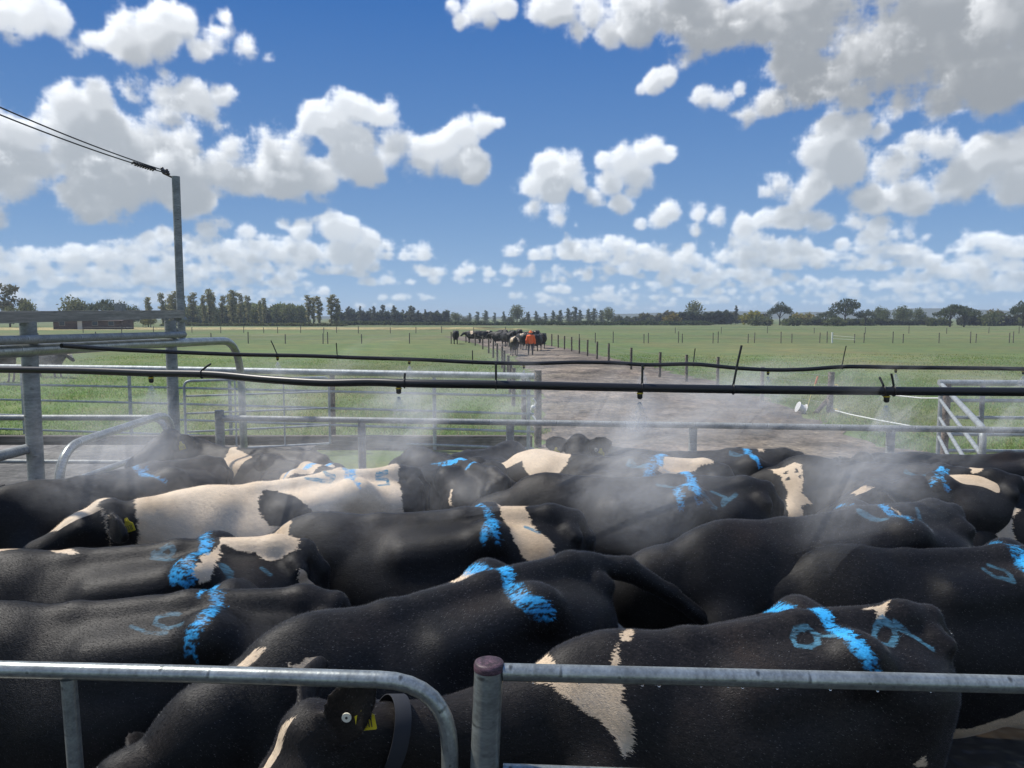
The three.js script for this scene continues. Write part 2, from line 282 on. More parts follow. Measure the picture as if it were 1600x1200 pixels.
function surfaceNets(f, lo, hi, h) {
  const B = 8, nb = [0, 1, 2].map((k) => Math.ceil((hi[k] - lo[k]) / h / B) + 1), n = nb.map((v) => v * B + 1), val = new Float32Array(n[0] * n[1] * n[2]), sx = 1, sy = n[0], sz = n[0] * n[1];
  const reach = 0.87 * B * h * 1.5 + 0.05, live = [];
  for (let k = 0; k < nb[2]; k++) for (let j = 0; j < nb[1]; j++) for (let i = 0; i < nb[0]; i++) {
    const c = f(lo[0] + (i + 0.5) * B * h, lo[1] + (j + 0.5) * B * h, lo[2] + (k + 0.5) * B * h), far = Math.abs(c) > reach;
    if (!far) live.push([i, j, k]);
    for (let c2 = 0; c2 <= B; c2++) for (let b = 0; b <= B; b++) for (let a = 0; a <= B; a++) {
      const X = i * B + a, Y = j * B + b, Z = k * B + c2, at_ = X + Y * sy + Z * sz;
      if (far) { if (val[at_] === 0) val[at_] = c; } else if (!(val[at_] !== 0 && Math.abs(val[at_]) < reach * 0.999)) val[at_] = f(lo[0] + X * h, lo[1] + Y * h, lo[2] + Z * h) || 1e-9;
    }
  }
  const cell = new Map(), pos = [], idx = [];
  const vert = (x, y, z) => {
    const key = x + y * sy + z * sz; let v = cell.get(key); if (v !== undefined) return v;
    let cx = 0, cy = 0, cz = 0, m = 0;
    const g = [0, 1, sy, sy + 1, sz, sz + 1, sz + sy, sz + sy + 1].map((o) => val[key + o]);
    const E = [[0, 1], [2, 3], [4, 5], [6, 7], [0, 2], [1, 3], [4, 6], [5, 7], [0, 4], [1, 5], [2, 6], [3, 7]];
    for (const [a, b] of E) if ((g[a] < 0) !== (g[b] < 0)) { const t = g[a] / (g[a] - g[b]); cx += lerp(a & 1, b & 1, t); cy += lerp((a >> 1) & 1, (b >> 1) & 1, t); cz += lerp(a >> 2, b >> 2, t); m++; }
    v = pos.length / 3; pos.push(lo[0] + (x + cx / m) * h, lo[1] + (y + cy / m) * h, lo[2] + (z + cz / m) * h); cell.set(key, v); return v;
  };
  for (const [bi, bj, bk] of live) for (let c = 0; c < B; c++) for (let b = 0; b < B; b++) for (let a = 0; a < B; a++) {
    const x = bi * B + a, y = bj * B + b, z = bk * B + c; if (!x || !y || !z || x >= n[0] - 1 || y >= n[1] - 1 || z >= n[2] - 1) continue;
    const o = x + y * sy + z * sz, s = val[o] < 0;
    const quad = (p, q, r, t, flip) => { flip ? idx.push(p, q, r, p, r, t) : idx.push(p, r, q, p, t, r); };
    if (s !== (val[o + 1] < 0)) quad(vert(x, y - 1, z - 1), vert(x, y, z - 1), vert(x, y, z), vert(x, y - 1, z), s);
    if (s !== (val[o + sy] < 0)) quad(vert(x - 1, y, z - 1), vert(x - 1, y, z), vert(x, y, z), vert(x, y, z - 1), s);
    if (s !== (val[o + sz] < 0)) quad(vert(x - 1, y - 1, z), vert(x, y - 1, z), vert(x, y, z), vert(x - 1, y, z), s);
  }
  return { pos, idx };
}
const U0 = -1.4, U1 = 2.0;   // the coat is unrolled along x from the tail to the nose
function cattleAxis(o) {
  const k = [[-1.3, 1.05, 0], [-0.9, 1.05, 0], [-0.55, 0.97, 0], [0, 0.92, 0], [0.45, 0.95, 0], [0.65, 1.02, 0], o.neck, o.poll, [o.muzzle[0] + 0.1, o.muzzle[1], o.muzzle[2]]].filter((p, i, a) => i < 7 || p[0] > a[i - 1][0] + 0.02);
  return (x) => { let i = 0; while (i < k.length - 2 && x > k[i + 1][0]) i++; const a = k[i], b = k[i + 1], t = clamp((x - a[0]) / (b[0] - a[0])); return [lerp(a[1], b[1], t), lerp(a[2], b[2], t)]; };
}
function cattleBody(o) {
  const f = cattleField(o), h = o.cell;
  const hx = Math.max(o.muzzle[0] + 0.15, o.poll[0] + 0.25, 0.95), lz = Math.min(-0.46, o.muzzle[2] - 0.15, o.poll[2] - 0.36), hz = Math.max(0.46, o.muzzle[2] + 0.15, o.poll[2] + 0.36);
  const { pos, idx } = surfaceNets(f, [o.tail === 'swung' ? -1.5 : -1.0, -0.03, lz], [hx, Math.max(1.45, o.poll[1] + 0.25), hz], h);
  // a little life in the hide: folds and muscle
  const g0 = new THREE.BufferGeometry(); g0.setAttribute('position', new THREE.Float32BufferAttribute(pos, 3)); g0.setIndex(idx); g0.computeVertexNormals();
  const N = g0.attributes.normal.array, sd = o.seed * 13.7;
  for (let i = 0; i < pos.length; i += 3) { const x = pos[i], y = pos[i + 1], z = pos[i + 2], m = 0.009 * fbm(x * 3.2 + sd, y * 4, z * 4, 2) + 0.0012 * noise3(x * 17 + sd, y * 13, z * 13); pos[i] += N[i] * m; pos[i + 1] += N[i + 1] * m; pos[i + 2] += N[i + 2] * m; }
  // unroll
  const axis = cattleAxis(o), P = pos.slice(), uv = [], ang = [];
  for (let i = 0; i < pos.length; i += 3) { const [cy, cz] = axis(pos[i]), a = Math.atan2(pos[i + 2] - cz, pos[i + 1] - cy); ang.push(a); uv.push((pos[i] - U0) / (U1 - U0), 0.5 + a / (2 * Math.PI)); }
  const twin = new Map();
  for (let t = 0; t < idx.length; t += 3) {
    const a = [ang[idx[t]], ang[idx[t + 1]], ang[idx[t + 2]]]; if (Math.max(...a) - Math.min(...a) < Math.PI) continue;
    for (let k = 0; k < 3; k++) if (a[k] < 0) { const v = idx[t + k]; let w = twin.get(v); if (w === undefined) { w = P.length / 3; P.push(pos[v * 3], pos[v * 3 + 1], pos[v * 3 + 2]); uv.push(uv[v * 2], uv[v * 2 + 1] + 1); twin.set(v, w); } idx[t + k] = w; }
  }
  g0.setAttribute('position', new THREE.Float32BufferAttribute(pos, 3)); g0.computeVertexNormals();
  const n0 = g0.attributes.normal.array, Nn = new Float32Array(P.length); Nn.set(n0.subarray(0, pos.length)); for (const [v, w] of twin) for (let k = 0; k < 3; k++) Nn[w * 3 + k] = n0[v * 3 + k];
  const g = new THREE.BufferGeometry();
  g.setAttribute('position', new THREE.Float32BufferAttribute(P, 3)); g.setAttribute('normal', new THREE.BufferAttribute(Nn, 3)); g.setAttribute('uv', new THREE.Float32BufferAttribute(uv, 2)); g.setIndex(idx);
  return { geometry: g, head: f.head, axis };
}
// the coat: what is drawn here is dye and hair colour in the unrolled hide, x metres and degrees round from the spine (- is the animal's left)
function coat(o) {
  const W = o.tw, H = W / 2, cv = document.createElement('canvas'); cv.width = W; cv.height = H; const c = cv.getContext('2d');
  c.fillStyle = '#000'; c.fillRect(0, 0, W, H); c.globalCompositeOperation = 'lighter'; c.lineCap = c.lineJoin = 'round';
  const X = (x) => (x - U0) / (U1 - U0) * W, Y = (d) => (0.5 + d / 360) * H, my = H / 2.2, mx = W / (U1 - U0);
  const poly = (p, col) => { c.fillStyle = col; c.beginPath(); for (let i = 0; i < p.length; i += 2) i ? c.lineTo(X(p[i]), Y(p[i + 1])) : c.moveTo(X(p[i]), Y(p[i + 1])); c.closePath(); c.fill(); };
  const line = (p, w, col) => { c.strokeStyle = col; c.lineWidth = w * mx; c.beginPath(); for (let i = 0; i < p.length; i += 2) i ? c.lineTo(X(p[i]), Y(p[i + 1])) : c.moveTo(X(p[i]), Y(p[i + 1])); c.stroke(); };
  if (o.white) { c.fillStyle = '#f00'; c.fillRect(0, 0, W, H); }
  for (const p of o.whites || []) poly(p, '#f00');
  if (o.blacks) { c.globalCompositeOperation = 'multiply'; for (const p of o.blacks) poly(p, '#0ff'); c.globalCompositeOperation = 'lighter'; }
  for (const [w, ...p] of o.paint || []) { line(p, w * 1.2, '#080'); line(p, w * 0.72, '#070'); }
  for (const [w, ...p] of o.chalk || []) line(p, w, '#00f');
  const src = c.getImageData(0, 0, W, H).data, out = new Uint8Array(W * H * 4), lin = new Float32Array(W * H * 3), bump = new Uint8Array(W * H * 4);
  const bk = o.tint || [0.0075, 0.0075, 0.0083], wh = o.creamy || [0.68, 0.545, 0.39], sd = o.seed * 31.7;
  for (let y = 0; y < H; y++) for (let x = 0; x < W; x++) {
    const mxm = U0 + x / mx, mym = y / H * 2.2;
    // hair streaks run back and down; edges follow them
    const st = noise3(mxm * 45 + mym * 18 + sd, mym * 230 - mxm * 60, 1.5), s2 = noise3(mxm * 120 + sd, mym * 320, 4.5), lo = fbm(mxm * 9 + sd, mym * 11, 2.2, 3);
    const wx = (st * 0.016 + s2 * 0.008 + lo * 0.03) * mx, wy = (lo * 0.016 + s2 * 0.004) * my;
    const ix = clamp(Math.round(x + wx), 0, W - 1), iy = ((Math.round(y + wy) % H) + H) % H, i = (iy * W + ix) * 4;
    const i2 = ((((Math.round(y + wy * 0.3)) % H) + H) % H * W + clamp(Math.round(x + wx * 0.35), 0, W - 1)) * 4, w = src[i] / 255, p = src[i + 1] / 255, ch = src[i2 + 2] / 255;
    const patch = fbm(mxm * 4 + sd, mym * 4, 8.8, 3), gn = noise3(mxm * 190 + sd, mym * 240, 6.5), gr = Math.max(0.25, 1 + 0.45 * st + 0.45 * s2 + 0.6 * patch + 0.8 * gn);
    const rust = clamp(patch * 2.4 - 0.15) * 0.7; let r = (bk[0] + 0.007 * rust) * gr, g = (bk[1] + 0.003 * rust) * gr, b = bk[2] * gr;
    if (w > 0.02) { const m = 1 + 0.10 * st + 0.10 * s2 + 0.20 * patch, d = clamp(0.5 - patch * 1.2 - 0.35); r = lerp(r, wh[0] * m * (1 - 0.25 * d), w); g = lerp(g, wh[1] * m * (1 - 0.32 * d), w); b = lerp(b, wh[2] * m * (1 - 0.42 * d), w); }
    if (ch > 0.05) { const a = ch * clamp(0.62 + 0.7 * st + 0.4 * lo + 0.25 * s2, 0, 0.9) * (o.chalkWeight ?? 0.8); r = lerp(r, 0.075, a); g = lerp(g, 0.22, a); b = lerp(b, 0.32, a); }
    if (p > 0.05) { const a = clamp(p * 1.25 - 0.30 + p * (1.7 * st + 1.2 * lo + 1.1 * s2), 0, 0.95); const tn = 0.75 + 0.5 * clamp(0.5 + lo + 0.5 * gn); r = lerp(r, 0.036 * tn, a); g = lerp(g, 0.35 * tn, a); b = lerp(b, 0.70 * tn, a); }
    const q = (y * W + x), to = (v) => Math.round(255 * (v <= 0.0031308 ? 12.92 * v : 1.055 * Math.pow(v, 1 / 2.4) - 0.055));
    lin[q * 3] = r; lin[q * 3 + 1] = g; lin[q * 3 + 2] = b;
    out[q * 4] = to(clamp(r)); out[q * 4 + 1] = to(clamp(g)); out[q * 4 + 2] = to(clamp(b)); out[q * 4 + 3] = 255;
  }
  const t = new THREE.DataTexture(out, W, H); t.colorSpace = THREE.SRGBColorSpace; t.wrapS = t.wrapT = THREE.RepeatWrapping; t.magFilter = THREE.LinearFilter; t.minFilter = THREE.LinearMipmapLinearFilter; t.generateMipmaps = true; t.needsUpdate = true;
  return { map: t, lin, W, H };
}
const hairRelief = (() => { const W = 1024, d = new Uint8Array(W * W * 4); for (let y = 0; y < W; y++) for (let x = 0; x < W; x++) { const u = x / W, v = y / W, p = (a, b, f) => noise3(u * a, v * b, f), h = 0.5 + 0.28 * p(64, 256, 1) + 0.22 * p(96, 160, 5) + 0.2 * p(16, 24, 9), o = (y * W + x) * 4; d[o] = d[o + 1] = d[o + 2] = clamp(h) * 255; d[o + 3] = 255; } const t = new THREE.DataTexture(d, W, W); t.wrapS = t.wrapT = THREE.RepeatWrapping; t.magFilter = THREE.LinearFilter; t.repeat.set(9, 6); t.needsUpdate = true; return t; })();
// short wet hair: one sliver per hair, rooted in the hide and laid back along the body
function hairCoat(body, co, o, toWorld) {
  const g = body.geometry, P = g.attributes.position.array, N = g.attributes.normal.array, UV = g.attributes.uv.array, I = g.index.array, R = rng(900 + o.seed), pos = [], nor = [], col = [], cum = [0], tri = [];
  const eye = new THREE.Vector3(0, EYE, 0).applyMatrix4(toWorld.clone().invert());
  let sum = 0;
  for (let t = 0; t < I.length; t += 3) {
    const a = I[t] * 3, b = I[t + 1] * 3, c = I[t + 2] * 3; if (P[a + 1] < 0.5) continue;
    const vx = eye.x - P[a], vy = eye.y - P[a + 1], vz = eye.z - P[a + 2], vl = Math.hypot(vx, vy, vz), k = (N[a] * vx + N[a + 1] * vy + N[a + 2] * vz) / vl; if (k < -0.35) continue;
    const ux = P[b] - P[a], uy = P[b + 1] - P[a + 1], uz = P[b + 2] - P[a + 2], wx = P[c] - P[a], wy = P[c + 1] - P[a + 1], wz = P[c + 2] - P[a + 2];
    sum += Math.hypot(uy * wz - uz * wy, uz * wx - ux * wz, ux * wy - uy * wx) * (k < 0.3 ? 1.5 : 0.8); cum.push(sum); tri.push(t);
  }
  const count = Math.round(o.hairs * 1.2);
  for (let n = 0; n < count; n++) {
    const s = (n + R()) / count * sum; let lo = 0, hi = tri.length; while (lo < hi - 1) { const m = (lo + hi) >> 1; if (cum[m] <= s) lo = m; else hi = m; }
    const t = tri[lo]; let u = R(), v = R(); if (u + v > 1) { u = 1 - u; v = 1 - v; } const w = 1 - u - v, a = I[t], b = I[t + 1], c = I[t + 2];
    const mixv = (A, k, st) => A[a * st + k] * w + A[b * st + k] * u + A[c * st + k] * v;
    const x = mixv(P, 0, 3), y = mixv(P, 1, 3), z = mixv(P, 2, 3), nx = mixv(N, 0, 3), ny = mixv(N, 1, 3), nz = mixv(N, 2, 3), tu = mixv(UV, 0, 2), tv = mixv(UV, 1, 2);
    let dx = -0.85 + (R() - 0.5) * 0.7, dy = -0.55 + (R() - 0.5) * 0.6, dz = (R() - 0.5) * 0.6; const dn = dx * nx + dy * ny + dz * nz; dx -= dn * nx; dy -= dn * ny; dz -= dn * nz; let l = Math.hypot(dx, dy, dz) || 1;
    const bead = R() < 0.30, lift = 0.32 + 0.5 * R(), len = (bead ? 0.005 + 0.005 * R() : 0.007 + 0.008 * R()) * (o.hairLength || 1), wd = bead ? 0.0009 + 0.0012 * R() : 0.0005 + 0.0005 * R();
    dx = dx / l + nx * lift; dy = dy / l + ny * lift; dz = dz / l + nz * lift; l = Math.hypot(dx, dy, dz); dx *= len / l; dy *= len / l; dz *= len / l;
    let sx = ny * dz - nz * dy, sy = nz * dx - nx * dz, sz = nx * dy - ny * dx; l = Math.hypot(sx, sy, sz) || 1; sx *= wd / l; sy *= wd / l; sz *= wd / l;
    const bx = x - nx * 0.002, by = y - ny * 0.002, bz = z - nz * 0.002;
    if ((sy * dz - sz * dy) * nx + (sz * dx - sx * dz) * ny + (sx * dy - sy * dx) * nz < 0) { sx = -sx; sy = -sy; sz = -sz; }
    pos.push(bx - sx, by - sy, bz - sz, bx + sx, by + sy, bz + sz, x + dx, y + dy, z + dz); for (let k = 0; k < 3; k++) nor.push(nx, ny, nz);
    const iu = clamp(Math.floor(tu * co.W), 0, co.W - 1), iv = ((Math.floor(tv * co.H) % co.H) + co.H) % co.H, q = (iv * co.W + iu) * 3;
    const m = 0.7 + 0.9 * R(), wet = bead ? 0.012 + 0.13 * Math.pow(R(), 2.4) : 0; for (let k = 0; k < 3; k++) col.push(co.lin[q] * m + wet, co.lin[q + 1] * m + wet, co.lin[q + 2] * m + wet);
  }
  const h = new THREE.BufferGeometry(); h.setAttribute('position', new THREE.Float32BufferAttribute(pos, 3)); h.setAttribute('normal', new THREE.Float32BufferAttribute(nor, 3)); h.setAttribute('color', new THREE.Float32BufferAttribute(col, 3));
  return h;
}
const hairMat = new THREE.MeshPhysicalMaterial({ name: 'hair', color: 0xffffff, vertexColors: true, roughness: 0.5, specularIntensity: 0.5, side: THREE.DoubleSide, sheen: 0.6, sheenRoughness: 0.35, sheenColor: new THREE.Color(0.5, 0.55, 0.62) });
const yellowTag = std(0.62, 0.50, 0.02, 0.45), whiteTag = std(0.75, 0.72, 0.58, 0.5), collarMat = std(0.018, 0.021, 0.028, 0.75), darkPrint = std(0.03, 0.03, 0.03, 0.6);
function makeCow(o) {
  const g = base('cow', [o.x, o.y ?? YARD, o.z], o.yaw * Math.PI / 180); g.scale.setScalar(o.s ?? 1);
  tag(g, o.label, 'cow', o.group);
  const body = cattleBody(o), co = coat(o);
  const bm = new THREE.MeshPhysicalMaterial({ name: 'hide', map: co.map, roughness: o.rough ?? 0.55, bumpMap: hairRelief, bumpScale: 0.0009, sheen: 0.55, sheenRoughness: 0.35, sheenColor: new THREE.Color(0.5, 0.54, 0.6), specularIntensity: 0.55 });
  mesh('body', body.geometry, bm, g);
  g.updateMatrixWorld(true);
  if (o.hairs) { const h = mesh('hair_coat', hairCoat(body, co, o, g.matrixWorld), hairMat, g); h.userData.kind = 'stuff'; }
  const H = body.head, put = (m, f, s, h, look) => { m.position.set(...H.pt(f, s, h)); const z = look.clone().normalize(), x = new THREE.Vector3().crossVectors(H.u, z).normalize(), y = new THREE.Vector3().crossVectors(z, x); m.quaternion.setFromRotationMatrix(new THREE.Matrix4().makeBasis(x, y, z)); return m; };
  for (const [side, kind, f = -0.05, s = 0.2, h = -0.02] of o.tags || []) {
    const look = new THREE.Vector3(0, EYE, 0).applyMatrix4(g.matrixWorld.clone().invert()).sub(new THREE.Vector3(...H.pt(f, side * s, h))).normalize().multiplyScalar(0.8).addScaledVector(H.d, 0.5);
    if (kind === 'button') { const b = new THREE.CylinderGeometry(0.0145, 0.0145, 0.005, 24); b.rotateX(Math.PI / 2); const t = put(mesh('button_tag', b, whiteTag, g), f, side * s, h, look); const k = new THREE.CylinderGeometry(0.004, 0.004, 0.008, 12); k.rotateX(Math.PI / 2); mesh('stud', k, darkPrint, t); }
    else { const t = put(mesh('ear_tag', tagShape, yellowTag, g), f, side * s, h, look); t.scale.setScalar(o.tagSize ?? 1); if (o.tagTurn) t.rotateZ(o.tagTurn); const k = new THREE.CylinderGeometry(0.006, 0.006, 0.012, 12); k.rotateX(Math.PI / 2); const q = mesh('stud', k, yellowTag, t); q.position.set(0, 0.026, 0.003); const pr = mesh('number_print', tagPrint, darkPrint, t); pr.position.set(0, -0.012, 0.0032); }
  }
  if (o.collar) {
    const A = new THREE.Vector3(...o.neck), B = new THREE.Vector3(...o.poll), c = A.clone().lerp(B, o.collar), dir = B.clone().sub(A).normalize(), band = new THREE.CylinderGeometry(0.150, 0.158, 0.055, 40, 1, true), pos = band.attributes.position;
    const t = mesh('collar', new THREE.LatheGeometry([[0.137, -0.027], [0.142, -0.027], [0.138, 0.027], [0.133, 0.027], [0.137, -0.027]].map((p) => new THREE.Vector2(...p)), 40), collarMat, g);
    t.position.copy(c); t.quaternion.setFromUnitVectors(new THREE.Vector3(0, 1, 0), dir); t.scale.set(1.02, 1, 0.80); 
    const k = new THREE.BoxGeometry(0.075, 0.085, 0.035); const b = mesh('collar_box', k, collarMat, t); b.position.set(0, 0.0, 0.15);
  }
  return { g, body, co, o };
}
const tagShape = (() => { const s = new THREE.Shape(); s.moveTo(-0.010, 0.040); s.quadraticCurveTo(0, 0.046, 0.010, 0.040); s.lineTo(0.013, 0.022); s.quadraticCurveTo(0.018, 0.012, 0.030, 0.006); s.lineTo(0.031, -0.036); s.quadraticCurveTo(0.031, -0.040, 0.027, -0.040); s.lineTo(-0.027, -0.040); s.quadraticCurveTo(-0.031, -0.040, -0.031, -0.036); s.lineTo(-0.030, 0.006); s.quadraticCurveTo(-0.018, 0.012, -0.013, 0.022); s.closePath(); const g = new THREE.ExtrudeGeometry(s, { depth: 0.003, bevelEnabled: false, curveSegments: 6 }); g.translate(0, 0, -0.0015); return g; })();
const tagPrint = (() => { const q = []; for (const [x, w] of [[-0.016, 0.006], [-0.004, 0.006], [0.008, 0.006], [0.018, 0.004]]) { const a = new THREE.BoxGeometry(w, 0.003, 0.001); a.translate(x, 0.008, 0); const b = new THREE.BoxGeometry(0.003, 0.026, 0.001); b.translate(x + (w > 0.005 ? 0.002 : 0), -0.005, 0); q.push(a, b); } return mergeGeometries(q); })();

const NECK = { level: { neck: [0.95, 1.12, 0], poll: [1.22, 1.14, 0], muzzle: [1.62, 0.92, 0] }, low: { neck: [0.93, 0.98, 0], poll: [1.18, 0.90, 0], muzzle: [1.52, 0.60, 0] }, high: { neck: [0.90, 1.24, 0], poll: [1.10, 1.42, 0], muzzle: [1.54, 1.28, 0] } };
const GRP = undefined;
